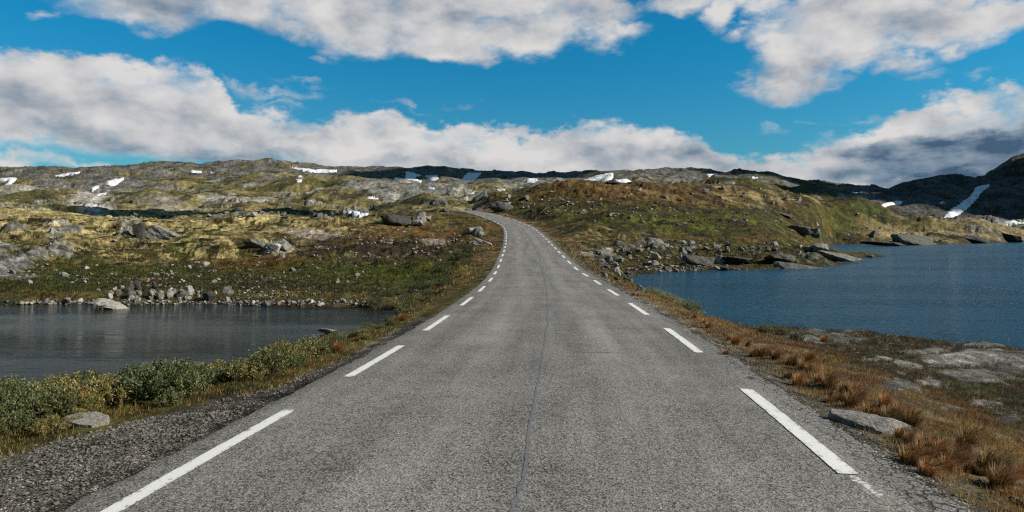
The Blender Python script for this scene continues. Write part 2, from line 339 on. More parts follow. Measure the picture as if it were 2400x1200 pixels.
for a in [(1750, 640, 250, 5), (1880, 612, 120, 12), (1460, 655, 50, 18), (1500, 585, 150, 12), (1980, 575, 60, 14), (1400, 600, 60, 14)]:
    addrock(.5, *a, y0=46, y1=200)
for a in [(2290, 555, 160, 18), (2130, 560, 60, 14)]:
    addrock(.38, *a, y0=185, y1=400)
fr2 = (((YY > 190) & (PXg < 1140)) | (YY > 330))*front
fr2 = fr2*(1-sstep(1780, 1840, PXg)*(1-sstep(2010, 2060, PXg))*(YY < 300))
rock = np.maximum(rock, fr2*sstep(.16, .34, msn(YY*.05, X, Y*.45, 5, 61, .6))*.95)
# foreground right slabs
for a in [(1930, 800, 110, 10), (1850, 785, 90, 8), (2260, 840, 120, 16), (2330, 880, 120, 26), (2110, 930, 40, 24), (2120, 860, 50, 12), (2390, 850, 60, 20), (2050, 850, 40, 8), (2230, 985, 26, 8), (2050, 780, 60, 6), (2180, 905, 34, 7), (2300, 950, 50, 8), (2000, 880, 30, 6), (2360, 1000, 40, 8), (2150, 820, 60, 5), (2320, 815, 70, 5), (2100, 895, 20, 5)]:
    addrock(.95, *a, y0=5, y1=30)
farr = sstep(330, 700, YY)
ridge_rock = farr*sstep(-.05, .25, fbm(X/70., Y/90., 5, 3, .6)+ .42*sstep(500, 1300, YY)-.12)
rock = np.maximum(rock, ridge_rock*front)
for a in [(200, 430, 200, 20), (1000, 460, 160, 14), (1000, 430, 200, 24), (1600, 410, 300, 18), (600, 405, 300, 10), (1280, 430, 120, 22)]:
    addrock(.9, *a, y0=330)
addrock(.85, 2300, 470, 330, 70, y0=360)
rock *= (.25+1.1*np.clip(msn(1.5+YY*.03, X, Y*.6, 4, 60, .6)*1.3+.5, 0, 1))
rock = np.clip(rock, 0, 1)
# ---- relief noise on every scale the grid can carry
lam = 340.0; k = 0
S = np.zeros_like(Z)
while lam > 0.12:
    vis = sstep(2.6, 5.0, lam/(YY*.0077)) * (1-sstep(.16, .4, lam/YY))
    if vis.max() > 0.01:
        a = gn(X/lam, Y/lam, 70+k)
        # layered rock dips to the right: noise drawn out along one direction
        b = gn((X*.45+Y*.9)/lam*.8, (X*.9-Y*.4)/lam*2.2, 90+k)
        rd = 0.5-np.abs(b)
        amp = np.where(YY > 260, .105, np.where(YY > 205, .085, np.where(YY > 28, .10 if lam < 3 else .055, .042)))*lam*(np.where(YY > 260, .85, .6) if lam > 20 else 1)*np.where((YY > 200) & (YY < 260) & (PXg > 1850), .3, 1)
        amp_r = np.where(YY > 300, np.where(PXg > 2040, .13, .10), np.where(YY < 30, .05, .075))*lam*(.4 if lam > 20 else 1)*(.45+.55*sstep(8, 40, YY))
        S += vis*(amp*a*(1-.5*rock)+rock*amp_r*rd)
    lam /= 1.9; k += 1
Z = Z+S
# ---- small scarps and ledges
for th, sd9, sc9 in ((.06, 310, .10), (.10, 311, .05), (.0, 312, .028)):
    nz9 = msn(sc9*YY, X*.5+Y*.1, Y*1.15, 4, sd9, .6)
    Z += (.0030 if sc9 > .06 else .0020)*YY*(sstep(th, th+.07, nz9)-.45)*(YY > 42)*np.where(YY > 205, np.interp(YY, [205, 350, 700, 1500], [1.0, .6, .45, .35]), 1)
# ---- rock edges stand proud of the turf
Z += .18*sstep(.35, .6, rock)*np.where(YY < 30, .12, np.clip(YY/40, .25, 4))*(YY < 420)
Z -= .0022*YY*sstep(500, 1000, YY)
# ---- water basins
m = YY < 420
sdp = np.full_like(Z, 50.); sdl = np.full_like(Z, 50.)
sdp[m] = poly_sd(X[m], Y[m], pond_poly); sdl[m] = poly_sd(X[m], Y[m], lake_poly)
wsc = np.clip(YY/22, .45, 6)
wig = msn(3.1*wsc, X, Y, 4, 21)*wsc*.9
wig2 = gn(X/(.9), Y/(.9), 25)*.16
sdw = np.minimum(sdp, sdl)+wig+wig2
rockshore = rock
land = .035+np.clip(sdw, 0, None)*(.20+.9*rockshore)
Zl = np.where(sdw > 0, np.minimum(np.maximum(Z, .10+.3*gn(X/1.7, Y/1.7, 33)**2+.0*sdw), land+Z*sstep(0, 5, sdw)), np.maximum(-1.6, sdw*.35-.02))
Z = np.where(m, Zl, np.maximum(Z, 1.0))
# ---- road bench and embankments
rd_, rz_, rs_ = road_frame(X, Y)
ad = np.abs(rd_)
side_w = np.where(rd_ < 0, np.interp(Y, [0, 4, 5, 5.7, 6.9, 8.7, 10.6, 14, 20, 40, 70, 110, 200], [2.6, 2.3, 1.8, 1.5, 1.1, .4, .25, .3, .5, .6, .6, .6, .8]), np.interp(Y, [0, 6, 20, 40, 70, 200], [.25, .35, .5, .6, .8, .8]))
half = 2.95
emb_w = np.where(rd_ < 0, np.interp(Y, [0, 10, 18, 28, 60, 200], [4.5, 3.0, 1.5, 1.6, 3.5, 5.0]), np.interp(Y, [0, 10, 20, 30, 60, 110, 200], [3.4, 3.2, 2.2, 2.2, 3.5, 7., 10.]))
bench = rz_-.055-.05*sstep(half, half+side_w, ad)+.018*fbm(X*2.2, Y*2.2, 3, 66)*sstep(half-.3, half+.2, ad)
t = sstep(half+side_w, half+side_w+emb_w, ad)
inroad = (YY < 205)
Z = np.where(inroad, bench*(1-t)+Z*t+np.where((t > .02) & (t < .98), .06*fbm(X*1.3, Y*1.3, 3, 81), 0), Z)
Z = np.where(inroad & (ad < 2.6), np.minimum(Z, rz_-.12), Z)
# keep the far side of the crest from poking over the road
# ---- colours (albedo) of the ground
PYf = HZ-F*(Z-CZ)/YY
cA = lambda *c: np.array(c, dtype=np.float32)
rockA, rockL, rockD = cA(.15, .15, .135), cA(.33, .32, .28), cA(.085, .088, .085)
lich, green, olive, rust, brown, gravel, pink, straw, moss, scree = cA(.43, .35, .155), cA(.045, .062, .010), cA(.088, .074, .020), cA(.17, .072, .022), cA(.045, .032, .019), cA(.25, .23, .19), cA(.36, .29, .235), cA(.30, .235, .12), cA(.11, .115, .014), cA(.44, .41, .37)
col = np.zeros(Z.shape+(3,), dtype=np.float32)+olive
def lay(c, mask):
    global col
    mk = np.clip(mask, 0, 1)[..., None]; col = col*(1-mk)+c*mk
def spot(scale, seed, lo_, hi_, o=4):
    sc_ = scale*np.clip(YY/60, .25, 6)
    return sstep(lo_, hi_, msn(sc_, X, Y*.62, o+1, seed, .64))
# mid-scale mottling
lay(green, spot(6, 101, -.05, .2)*.75)
lay(brown, spot(4, 102, .08, .25)*.75)
lay(rust, spot(9, 103, .12, .35)*.35)
lay(cA(.022, .022, .012), spot(1.3, 109, .06, .16)*.85*(YY > 28))
# left slope: pale lichen above, green below
L = (YY > 28) & (YY < 330)
lay(lich, L*reg(300, 525, 560, 34, soft=.5)*spot(1.5, 104, -.08, .04, 5)*.95)
lay(lich, L*reg(60, 492, 330, 20, soft=.4)*.8*spot(1.6, 105, -.22, -.08, 5))
lay(lich, L*reg(450, 585, 420, 34, soft=.6)*spot(1.4, 106, .02, .14, 5)*.85)
lay(green, L*reg(300, 655, 700, 44, soft=.5)*spot(3, 107, -.18, .02)*.85)
lay(green, L*reg(860, 655, 260, 44, soft=.6)*spot(3, 117, -.25, .0)*.9)
lay(moss, L*reg(950, 650, 150, 30, soft=.8)*spot(3, 118, -.1, .15)*.8)
lay(brown, L*reg(860, 580, 220, 34, soft=.5)*spot(2, 108, -.3, -.05)*.9)
lay(brown, L*reg(620, 690, 330, 22, soft=.5)*spot(1.5, 108, -.1, .1)*.8)
lay(rust, L*reg(600, 620, 110, 20, soft=.9)*.55)
lay(rust, L*reg(980, 545, 160, 22, soft=.9)*.6*spot(1.8, 125, -.2, .1))
lay(pink, L*reg(735, 548, 62, 11, soft=.4)*.9); lay(pink, L*reg(1000, 572, 40, 6, soft=.5)*.9); lay(pink, L*reg(1030, 580, 26, 5, soft=.5)*.9)
lay(pink, (YY > 100)*(YY < 260)*reg(1075, 488, 60, 10, soft=.6)*.8)
# far left hills
H = (YY > 205)*front
lay(cA(.235, .195, .085), H*(PXg < 1200)*spot(5, 130, -.25, -.05)*.85)
lay(cA(.085, .082, .03), H*(PXg < 1200)*spot(4, 131, .02, .14)*.85); lay(cA(.035, .036, .02), H*spot(2.5, 132, .12, .22)*.8)
lay(scree, H*reg(215, 478, 42, 32, y0=205, soft=.4)); lay(scree, H*reg(110, 452, 130, 5, y0=205, soft=.8)*.6)
lay(scree, H*reg(560, 470, 80, 5, y0=205, soft=.6)*.75); lay(scree, H*reg(420, 487, 70, 8, y0=205, soft=.7)*.5); lay(scree, H*reg(30, 462, 60, 5, y0=205, soft=.7)*.5)
# green hill on the right
G = (PXg > 1130)*(1-sstep(2060, 2120, wx))*(YY > 44)*(YY < 330)*front*(rd_ > 0)
lay(cA(.105, .072, .022), G*spot(5, 140, -.25, .05)*.8)
lay(green, G*reg(1600, 522, 260, 26, soft=.7)*spot(4, 141, -.4, -.1)*.9); lay(green, G*reg(2000, 520, 130, 44, soft=.5)*.7*spot(2.5, 149, -.2, .1)); lay(moss, G*reg(1620, 520, 130, 14, soft=.8)*.6)
lay(green, G*reg(1350, 480, 190, 24, soft=.7)*spot(3, 142, -.2, .1)*.8)
lay(straw, G*reg(1850, 456, 380, 16, soft=.6)*spot(2, 143, -.15, .08)*.7); lay(straw, G*reg(1500, 440, 200, 10, soft=.7)*.4*spot(3, 144, -.1, .1))
lay(straw, G*reg(1450, 560, 220, 16, soft=.6)*spot(1.5, 145, .0, .15)*.45)
lay(cA(.025, .025, .012), G*spot(1.8, 148, .06, .16)*.75)
lay(brown, G*spot(2.4, 146, .12, .24)*.8); lay(rust, G*reg(1420, 450, 200, 22, soft=.8)*.4)
lay(green, G*reg(1500, 600, 260, 16, soft=.6)*spot(2.6, 147, -.05, .2)*.8); lay(green, G*reg(1800, 580, 200, 10, soft=.6)*.5)
Q = (YY > 185)*(YY < 430)*sstep(2000, 2090, wx)
lay(straw, Q*spot(5, 150, -.2, .05)*.7)
# dark mountain
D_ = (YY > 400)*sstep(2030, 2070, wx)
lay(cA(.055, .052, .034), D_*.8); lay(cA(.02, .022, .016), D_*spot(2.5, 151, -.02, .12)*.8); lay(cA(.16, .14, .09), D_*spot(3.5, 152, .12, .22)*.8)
# foreground right
Fg = (YY < 34)*(rd_ > 0)
dfr = rd_-half
lay(brown, Fg*.85); lay(cA(.075, .066, .022), Fg*spot(2.5, 160, -.1, .15)*.75); lay(green, Fg*spot(3.5, 161, .06, .25)*.7)
lay(cA(.24, .22, .18), Fg*spot(.45, 162, .10, .2, 5)*.6); lay(cA(.03, .028, .016), Fg*spot(1.2, 166, .04, .14, 5)*.8)
lay(straw*.8, Fg*(1-sstep(.9, 2.6, dfr+.8*gn(X/1.2, Y/1.2, 163)))*.7); lay(rust, Fg*(1-sstep(1.5, 3.4, dfr+1.2*gn(X/1.6, Y/1.6, 164)))*spot(2, 165, -.1, .2)*.55)
# foreground left bank
Fl = (YY < 34)*(rd_ < 0)*(front > 0)
lay(cA(.10, .095, .03), Fl*.85); lay(rust*.8, Fl*spot(2, 170, .0, .2)*.5)
# embankment at both sides
bank = (ad < half+side_w+2.2)*(YY > 30)*(YY < 205)
lay(rust*.85, bank*spot(3, 171, -.15, .15)*.6); lay(straw*.7, bank*spot(2, 172, 0, .2)*.6)
# rock
rk = rock*sstep(.34, .5, rock+.22*msn(.6+YY*.012, X, Y*.6, 4, 180, .6))
rc = rockA+(rockL-rockA)*np.clip(msn(1+YY*.02, X, Y*.6, 4, 181, .65)*1.6+.35, 0, 1)[..., None]
nearL = ((YY > 28)*(YY < 140)*(PXg < 700))[..., None]
rc = rc*(1+.1*nearL)
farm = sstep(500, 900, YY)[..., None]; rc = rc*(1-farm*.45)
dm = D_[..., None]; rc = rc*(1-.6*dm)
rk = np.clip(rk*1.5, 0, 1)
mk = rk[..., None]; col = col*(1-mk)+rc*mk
crk = sstep(.035, .0, np.abs(msn(.8+YY*.02, X*.45+Y*.9, (X*.9-Y*.4)*2.4, 2, 190)))
col *= (1-.6*(crk*rk))[..., None]
# gravel verges
gv = (1-sstep(side_w+half-.25, side_w+half+.15, ad+.35*fbm(X*1.1, Y*1.1, 3, 200)))*(YY < 205)
gv *= (front > 0)
gv *= np.where(rd_ < 0, (Y < 17)*1.0, np.interp(Y, [0, 35, 60], [1, 1, .3]))
gc = gravel*(.8+.6*np.clip(fbm(X*3, Y*3, 4, 201, .7)+.5, 0, 1))[..., None]
lay(gc, gv)
lay(cA(.035, .033, .03), (1-sstep(.0, .28, ad-half+.12*gn(X*3, Y*3, 203)))*(rd_ < 0)*(Y < 16)*.5)  # dark strip painted on the ground as the shade beside the left asphalt edge
# wet, dark line along the water
wet = (sdw < .35+.004*YY)*(sdw > -3)*m*(Z < .22+.002*YY)
lay(cA(.055, .048, .035), wet*.75)
# bed
lay(cA(.03, .03, .02), (Z < -.02)*1.0)
vv_ = msn(.15+YY*.010, X, Y*.5, 4, 210, .75)
col *= np.clip(1+1.5*vv_, .25, 2.1)[..., None]

nr, nc = Z.shape
V = np.stack([X, Y, Z], -1).reshape(-1, 3)
i0 = np.arange(nr-1)[:, None]*nc; j = np.arange(nc)[None]; j2 = (np.arange(nc)[None]+1) % nc
Fc = np.stack([i0+j, i0+j2, i0+nc+j2, i0+nc+j], -1).reshape(-1, 4)
def gz(x, y):
    """terrain height at a world point in front of the camera"""
    r = np.searchsorted(rowsY, y)-1; r = min(max(r, 0), len(rowsY)-2); u_ = x/y
    c = min(max(np.searchsorted(uf, u_)-1, 0), NCF-2)
    a = (y-rowsY[r])/(rowsY[r+1]-rowsY[r]); b = (u_-uf[c])/(uf[c+1]-uf[c]); a = min(max(a, 0), 1); b = min(max(b, 0), 1)
    return float((Z[r, c]*(1-b)+Z[r, c+1]*b)*(1-a)+(Z[r+1, c]*(1-b)+Z[r+1, c+1]*b)*a)
def gzv(x, y):
    r = np.clip(np.searchsorted(rowsY, y)-1, 0, len(rowsY)-2); u_ = x/y
    c = np.clip(np.searchsorted(uf, u_)-1, 0, NCF-2)
    a = np.clip((y-rowsY[r])/(rowsY[r+1]-rowsY[r]), 0, 1); b = np.clip((u_-uf[c])/(uf[c+1]-uf[c]), 0, 1)
    return (Z[r, c]*(1-b)+Z[r, c+1]*b)*(1-a)+(Z[r+1, c]*(1-b)+Z[r+1, c+1]*b)*a, r, c
def hit(px, py, y0=4.0, water=True):
    """where the photograph's ray meets the ground (or the water)"""
    u_ = (px-1200)/F; c = min(max(np.searchsorted(uf, u_)-1, 0), NCF-1)
    zc = np.maximum(Z[:, c], 0.0) if water else Z[:, c]
    pyr = HZ-F*(zc-CZ)/rowsY
    idx = np.nonzero((pyr <= py) & (rowsY > y0))[0]
    if not len(idx): return None
    r = idx[0]
    a = (pyr[r-1]-py)/max(pyr[r-1]-pyr[r], 1e-6) if r else 0; a = min(max(a, 0), 1)
    y = rowsY[r-1]*(1-a)+rowsY[r]*a if rowsY[r-1] > y0 else rowsY[r]
    return (u_*y, y, gz(u_*y, y))
# ------------------------------------------------------------------ materials
def mat_new(name, rough=.9, spec=.2):
    m_ = bpy.data.materials.new(name); m_.use_nodes = True; n = NT(m_.node_tree)
    b = m_.node_tree.nodes['Principled BSDF']; b.inputs['Roughness'].default_value = rough
    b.inputs['Specular IOR Level'].default_value = spec
    return m_, n, b
def bump(n, b, h, strength, dist, prev=None):
    q = n.new('ShaderNodeBump'); n.put(q.inputs['Height'], h); q.inputs['Strength'].default_value = strength; q.inputs['Distance'].default_value = dist
    if prev is not None: n.put(q.inputs['Normal'], prev)
    n.put(b.inputs['Normal'], q.outputs[0]); return q.outputs[0]
def attr(n, name, out='Fac'):
    a = n.new('ShaderNodeAttribute', attribute_name=name); return a.outputs[out]
def obj_co(n): return n.new('ShaderNodeTexCoord').outputs['Object']

mg, n, b = mat_new('tundra', .95, .08)
oc = obj_co(n); colr = attr(n, 'Col', 'Color')
v1 = n.noise(oc, 1.7, 8, .68); v2 = n.noise(oc, 22., 5, .7)
k_ = n.math('MULTIPLY', n.ramp(v1, .3, .7, .22, .92, False), n.ramp(v2, .3, .7, .42, 1.6, False))
v3 = n.noise(n.vec('MULTIPLY', oc, (.8, 1.3, 1)), .42, 6, .72)
k_ = n.math('MULTIPLY', k_, n.ramp(v3, .38, .62, .62, 1.7, False))
gvl = attr(n, 'grav')
pb = n.new('ShaderNodeTexVoronoi', feature='F1'); n.put(pb.inputs['Vector'], oc); pb.inputs['Scale'].default_value = 46
pb2 = n.new('ShaderNodeTexVoronoi', feature='F1'); n.put(pb2.inputs['Vector'], n.vec('ADD', oc, (3, 1, 0))); pb2.inputs['Scale'].default_value = 78
pv = n.math('MULTIPLY', n.math('POWER', n.sep(pb.outputs['Color'])[0], 2.2), n.ramp(pb.outputs['Distance'], .75, .25))
pk = n.math('MULTIPLY_ADD', pv, 2.1, .26); pk = n.math('MULTIPLY', pk, n.math('MULTIPLY_ADD', n.sep(pb2.outputs['Color'])[1], 1.2, .55))
k_ = n.math('MULTIPLY', k_, n.math('MULTIPLY_ADD', n.math('SUBTRACT', pk, 1.0), gvl, 1.0))
tint = n.vec('ADD', n.vec('MULTIPLY', pb2.outputs['Color'], (.10, .05, .0)), (.95, .97, .98))
c_ = n.vec('MULTIPLY', n.vec('MULTIPLY', colr, tint), n.comb(k_, k_, k_))
n.put(b.inputs['Base Color'], c_)
h1 = bump(n, b, n.noise(oc, 1.1, 9, .72), 1.0, .5); h2 = bump(n, b, n.noise(oc, 26, 4, .7), .9, .03, h1); bump(n, b, n.math('MULTIPLY', n.math('MULTIPLY', pb.outputs['Distance'], gvl), -1.0), 1.0, .03, h2)

ma, n, b = mat_new('asphalt', .85, .25)
oc = obj_co(n); d_ = attr(n, 'd'); s_ = attr(n, 's')
spk = n.new('ShaderNodeTexVoronoi', feature='F1'); n.put(spk.inputs['Vector'], oc); spk.inputs['Scale'].default_value = 120
spr = n.sep(spk.outputs['Color'])[0]
spk2 = n.new('ShaderNodeTexVoronoi', feature='F1'); n.put(spk2.inputs['Vector'], oc); spk2.inputs['Scale'].default_value = 62
spr2 = n.sep(spk2.outputs['Color'])[1]
grain = n.math('ADD', n.math('MULTIPLY', n.math('SUBTRACT', spr, .5), .18), n.math('MULTIPLY', n.math('SUBTRACT', spr2, .5), .13))
lng = n.noise(n.comb(n.math('MULTIPLY', d_, 1.3), n.math('MULTIPLY', s_, .07), 0.), 1.6, 5, .6)
blot = n.noise(oc, .8, 7, .65)
base = n.math('ADD', n.math('MULTIPLY_ADD', n.math('SUBTRACT', lng, .5), .17, .115), n.math('MULTIPLY', n.math('SUBTRACT', blot, .5), .13))
# wheel tracks are polished a little lighter
wt = n.math('ABSOLUTE', n.math('SUBTRACT', n.math('ABSOLUTE', d_), 1.0)); base = n.math('ADD', base, n.ramp(wt, .6, .0, 0, .024))
base = n.math('ADD', base, grain)
edger = n.ramp(n.math('ADD', d_, n.math('MULTIPLY', n.math('SUBTRACT', n.noise(oc, 2.5, 4, .6), .5), .5)), 2.55, 2.85)
vc = n.new('ShaderNodeTexVoronoi', feature='DISTANCE_TO_EDGE'); n.put(vc.inputs['Vector'], n.vec('ADD', oc, n.vec('MULTIPLY', n.comb(n.noise(oc, 9, 3), n.noise(oc, 11, 3), 0.), (.12, .12, 0)))); vc.inputs['Scale'].default_value = 7.5
crack = n.math('MULTIPLY', n.ramp(vc.outputs['Distance'], .075, .02), edger)
edgel_shade = n.ramp(n.math('ADD', d_, n.math('MULTIPLY', n.math('SUBTRACT', n.noise(oc, 3.5, 4, .6), .5), .16)), -2.70, -2.84)  # left asphalt rim darkened in colour to mimic its shaded drop
# sparse hair cracks across the surface
vh = n.new('ShaderNodeTexVoronoi', feature='DISTANCE_TO_EDGE'); n.put(vh.inputs['Vector'], n.vec('ADD', n.vec('MULTIPLY', oc, (.35, .8, 1)), n.vec('MULTIPLY', n.comb(n.noise(oc, 2, 5), n.noise(n.vec('ADD', oc, (5, 5, 5)), 2, 5), 0.), (.5, .5, 0)))); vh.inputs['Scale'].default_value = .75
hair = n.math('MULTIPLY', n.ramp(vh.outputs['Distance'], .006, .001), n.ramp(n.noise(oc, .5, 2), .56, .66))
base = n.math('MULTIPLY', base, n.math('MULTIPLY_ADD', crack, -.8, 1.0)); base = n.math('MULTIPLY', base, n.math('MULTIPLY_ADD', edgel_shade, -.3, 1.0)); base = n.math('MULTIPLY', base, n.math('MULTIPLY_ADD', hair, -.4, 1.0))
base = n.math('MAXIMUM', base, .012)
cc = n.vec('MULTIPLY', n.comb(base, base, base), (1.05, 1.0, .90))
n.put(b.inputs['Base Color'], cc)
hb = bump(n, b, spk2.outputs['Distance'], .55, .008); bump(n, b, n.math('SUBTRACT', n.noise(oc, 160, 2), n.math('MULTIPLY', crack, 2.5)), .6, .008, hb)

mp, n, b = mat_new('road_paint', .7, .3)
oc = obj_co(n); wear = attr(n, 'wear')
pn = n.noise(oc, 28, 6, .75); pn2 = n.noise(oc, 5, 4, .6)
wm = n.ramp(n.math('ADD', n.math('ADD', pn, n.math('MULTIPLY', pn2, .4)), wear), .79, .92)
vp = n.new('ShaderNodeTexVoronoi', feature='F1'); n.put(vp.inputs['Vector'], oc); vp.inputs['Scale'].default_value = 80
g_ = n.math('MULTIPLY_ADD', n.sep(vp.outputs['Color'])[0], .17, .045)
n.put(b.inputs['Base Color'], n.mix(wm, n.comb(n.math('MULTIPLY_ADD', pn, .36, .34), n.math('MULTIPLY_ADD', pn, .36, .34), n.math('MULTIPLY_ADD', pn, .34, .32)), n.comb(n.math('MULTIPLY', g_, 1.1), g_, n.math('MULTIPLY', g_, .86))))
bump(n, b, pn, .5, .004)
ms, n, b = mat_new('tar', .6, .3); oc = obj_co(n)
q = n.math('MULTIPLY_ADD', n.noise(oc, 30, 4), .13, .032); n.put(b.inputs['Base Color'], n.comb(q, q, q))

def rock_mat(name, dark, light, lichen=.3):
    m_, n, b = mat_new(name, .9, .15); oc = obj_co(n)
    oi = n.new('ShaderNodeObjectInfo'); rn = oi.outputs['Random']
    g = n.new('ShaderNodeNewGeometry').outputs['Position']
    a = n.ramp(n.noise(g, 2.2, 8, .7), .32, .68)
    c = n.mix(a, (*dark, 1), (*light, 1))
    c = n.mix(n.math('MULTIPLY', n.ramp(n.noise(g, 7, 5, .7), .56, .66), lichen), c, (.17, .17, .08, 1))
    st = n.noise(n.vec('MULTIPLY', g, (1.5, 1.5, 9.)), 2.6, 5, .7)
    c = n.mix(n.math('MULTIPLY', n.ramp(st, .56, .64), .45), c, (.05, .05, .045, 1))
    k = n.math('MULTIPLY_ADD', rn, .62, .30); k = n.math('MULTIPLY', k, n.ramp(n.noise(g, 30, 4, .7), .3, .7, .7, 1.3, False))
    n.put(b.inputs['Base Color'], n.vec('MULTIPLY', c, n.comb(k, k, k)))
    h = bump(n, b, n.noise(g, 3.2, 8, .7), .9, .16); bump(n, b, n.math('ADD', st, n.noise(g, 24, 4, .7)), .7, .03, h)
    return m_
mr = rock_mat('rock', (.14, .14, .125), (.37, .35, .31))
mrd = rock_mat('rock_dark', (.05, .052, .048), (.17, .165, .145), .5)
mrp = rock_mat('rock_pale', (.24, .225, .19), (.48, .455, .39), .15)

msn, n, b = mat_new('snow', .8, .2); g = n.new('ShaderNodeNewGeometry').outputs['Position']
n.put(b.inputs['Base Color'], n.mix(n.ramp(n.noise(n.vec('MULTIPLY', g, (1, 1, 3)), .12, 7, .7), .45, .75), (.58, .59, .61, 1), (.30, .29, .28, 1)))
bump(n, b, n.noise(g, .12, 7, .65), .8, 2.5)

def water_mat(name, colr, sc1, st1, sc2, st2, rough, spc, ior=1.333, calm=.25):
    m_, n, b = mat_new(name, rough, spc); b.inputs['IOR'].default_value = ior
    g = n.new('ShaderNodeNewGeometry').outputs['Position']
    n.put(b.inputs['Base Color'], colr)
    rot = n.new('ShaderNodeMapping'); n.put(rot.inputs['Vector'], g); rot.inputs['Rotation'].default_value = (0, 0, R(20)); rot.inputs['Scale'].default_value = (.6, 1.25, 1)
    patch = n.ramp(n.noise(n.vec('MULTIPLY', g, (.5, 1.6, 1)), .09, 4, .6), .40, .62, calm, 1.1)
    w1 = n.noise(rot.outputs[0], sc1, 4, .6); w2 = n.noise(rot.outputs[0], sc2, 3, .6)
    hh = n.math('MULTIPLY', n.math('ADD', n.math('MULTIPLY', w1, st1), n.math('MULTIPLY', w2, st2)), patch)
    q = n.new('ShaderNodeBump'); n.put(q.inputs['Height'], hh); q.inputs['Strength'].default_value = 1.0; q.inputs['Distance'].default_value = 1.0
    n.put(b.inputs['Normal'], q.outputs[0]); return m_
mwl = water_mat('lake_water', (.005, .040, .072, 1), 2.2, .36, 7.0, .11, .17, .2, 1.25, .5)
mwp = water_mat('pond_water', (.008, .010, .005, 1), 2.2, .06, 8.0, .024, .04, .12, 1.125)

def leaf_mat(name, trans=.25):
    m_, n, b = mat_new(name, .65, .25)
    c = attr(n, 'Col', 'Color'); oi = n.new('ShaderNodeObjectInfo').outputs['Random']
    k = n.math('MULTIPLY_ADD', oi, .4, .55)
    cc = n.vec('MULTIPLY', c, n.comb(n.math('MULTIPLY_ADD', oi, .75, .50), k, n.math('MULTIPLY', k, .85)))
    n.put(b.inputs['Base Color'], cc)
    tr = n.new('ShaderNodeBsdfTranslucent'); n.put(tr.inputs['Color'], cc)
    mx = n.new('ShaderNodeMixShader'); mx.inputs[0].default_value = trans
    out = m_.node_tree.nodes['Material Output']; n.l.new(b.outputs[0], mx.inputs[1]); n.l.new(tr.outputs[0], mx.inputs[2]); n.l.new(mx.outputs[0], out.inputs['Surface'])
    return m_
ml = leaf_mat('leaves'); mgr = leaf_mat('grass_blades', .3)
mst, n, b = mat_new('stem_bark', .8); b.inputs['Base Color'].default_value = (.07, .045, .03, 1)

# ------------------------------------------------------------------ ground, water
terr = link('ground', mesh_np('ground', V, Fc, col.reshape(-1, 3), smooth=True, mat=mg, attrs={'grav': gv.ravel()})); tag(terr, kind='structure')
def sheet(name, mat, x0, x1, y0, y1, nx, ny):
    gx, gy = np.meshgrid(np.linspace(x0, x1, nx), np.linspace(y0, y1, ny)); v = np.stack([gx, gy, gx*0], -1).reshape(-1, 3)
    i = np.arange(ny-1)[:, None]*nx+np.arange(nx-1)[None]; f = np.stack([i, i+1, i+nx+1, i+nx], -1).reshape(-1, 4)
    o = link(name, mesh_np(name, v, f, mat=mat, smooth=True)); tag(o, kind='structure'); return o
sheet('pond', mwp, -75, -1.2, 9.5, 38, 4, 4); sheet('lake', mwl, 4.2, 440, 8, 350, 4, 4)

# ------------------------------------------------------------------ road
def rp(s, d):
    cx = np.interp(s, RS, RX); zz = np.interp(s, RS, RZ); ax = np.interp(s, RS, TX); ay = np.interp(s, RS, TY)
    return cx+d*ay, s-d*ax, zz-.012*(np.abs(d)/2.5)**2*2
ss = np.concatenate([np.arange(-8, 30, .12), np.arange(30, 196, .5)])
dd_ = np.concatenate([[-1], np.linspace(-2.6, 2.6, 15), [1]])
rows = []
for i, s in enumerate(ss):
    eL = -2.84+.045*gn(np.array([s*1.1]), np.array([3.]), 5)[0]+.03*gn(np.array([s*4.]), np.array([9.]), 6)[0]
    eR = 2.97+.08*gn(np.array([s*.9]), np.array([13.]), 7)[0]+.05*gn(np.array([s*4.]), np.array([19.]), 8)[0]
    rows.append(np.concatenate([[eL-.03, eL], np.linspace(-2.6, 2.6, 15), [eR, eR+.05]]))
Dm = np.array(rows); Sm = ss[:, None]*np.ones(Dm.shape[1])[None]
x_, y_, z_ = rp(Sm.ravel(), Dm.ravel()); x_, y_, z_ = [q.reshape(Dm.shape) for q in (x_, y_, z_)]
z_[:, 0] -= .09; z_[:, -1] -= .10; z_[:, -2] -= .02
nr2, nc2 = Dm.shape; i = np.arange(nr2-1)[:, None]*nc2+np.arange(nc2-1)[None]
road = link('road', mesh_np('road', np.stack([x_, y_, z_], -1).reshape(-1, 3), np.stack([i, i+1, i+nc2+1, i+nc2], -1).reshape(-1, 4), smooth=False, mat=ma, attrs={'d': Dm.ravel(), 's': Sm.ravel()}))
tag(road, kind='structure')
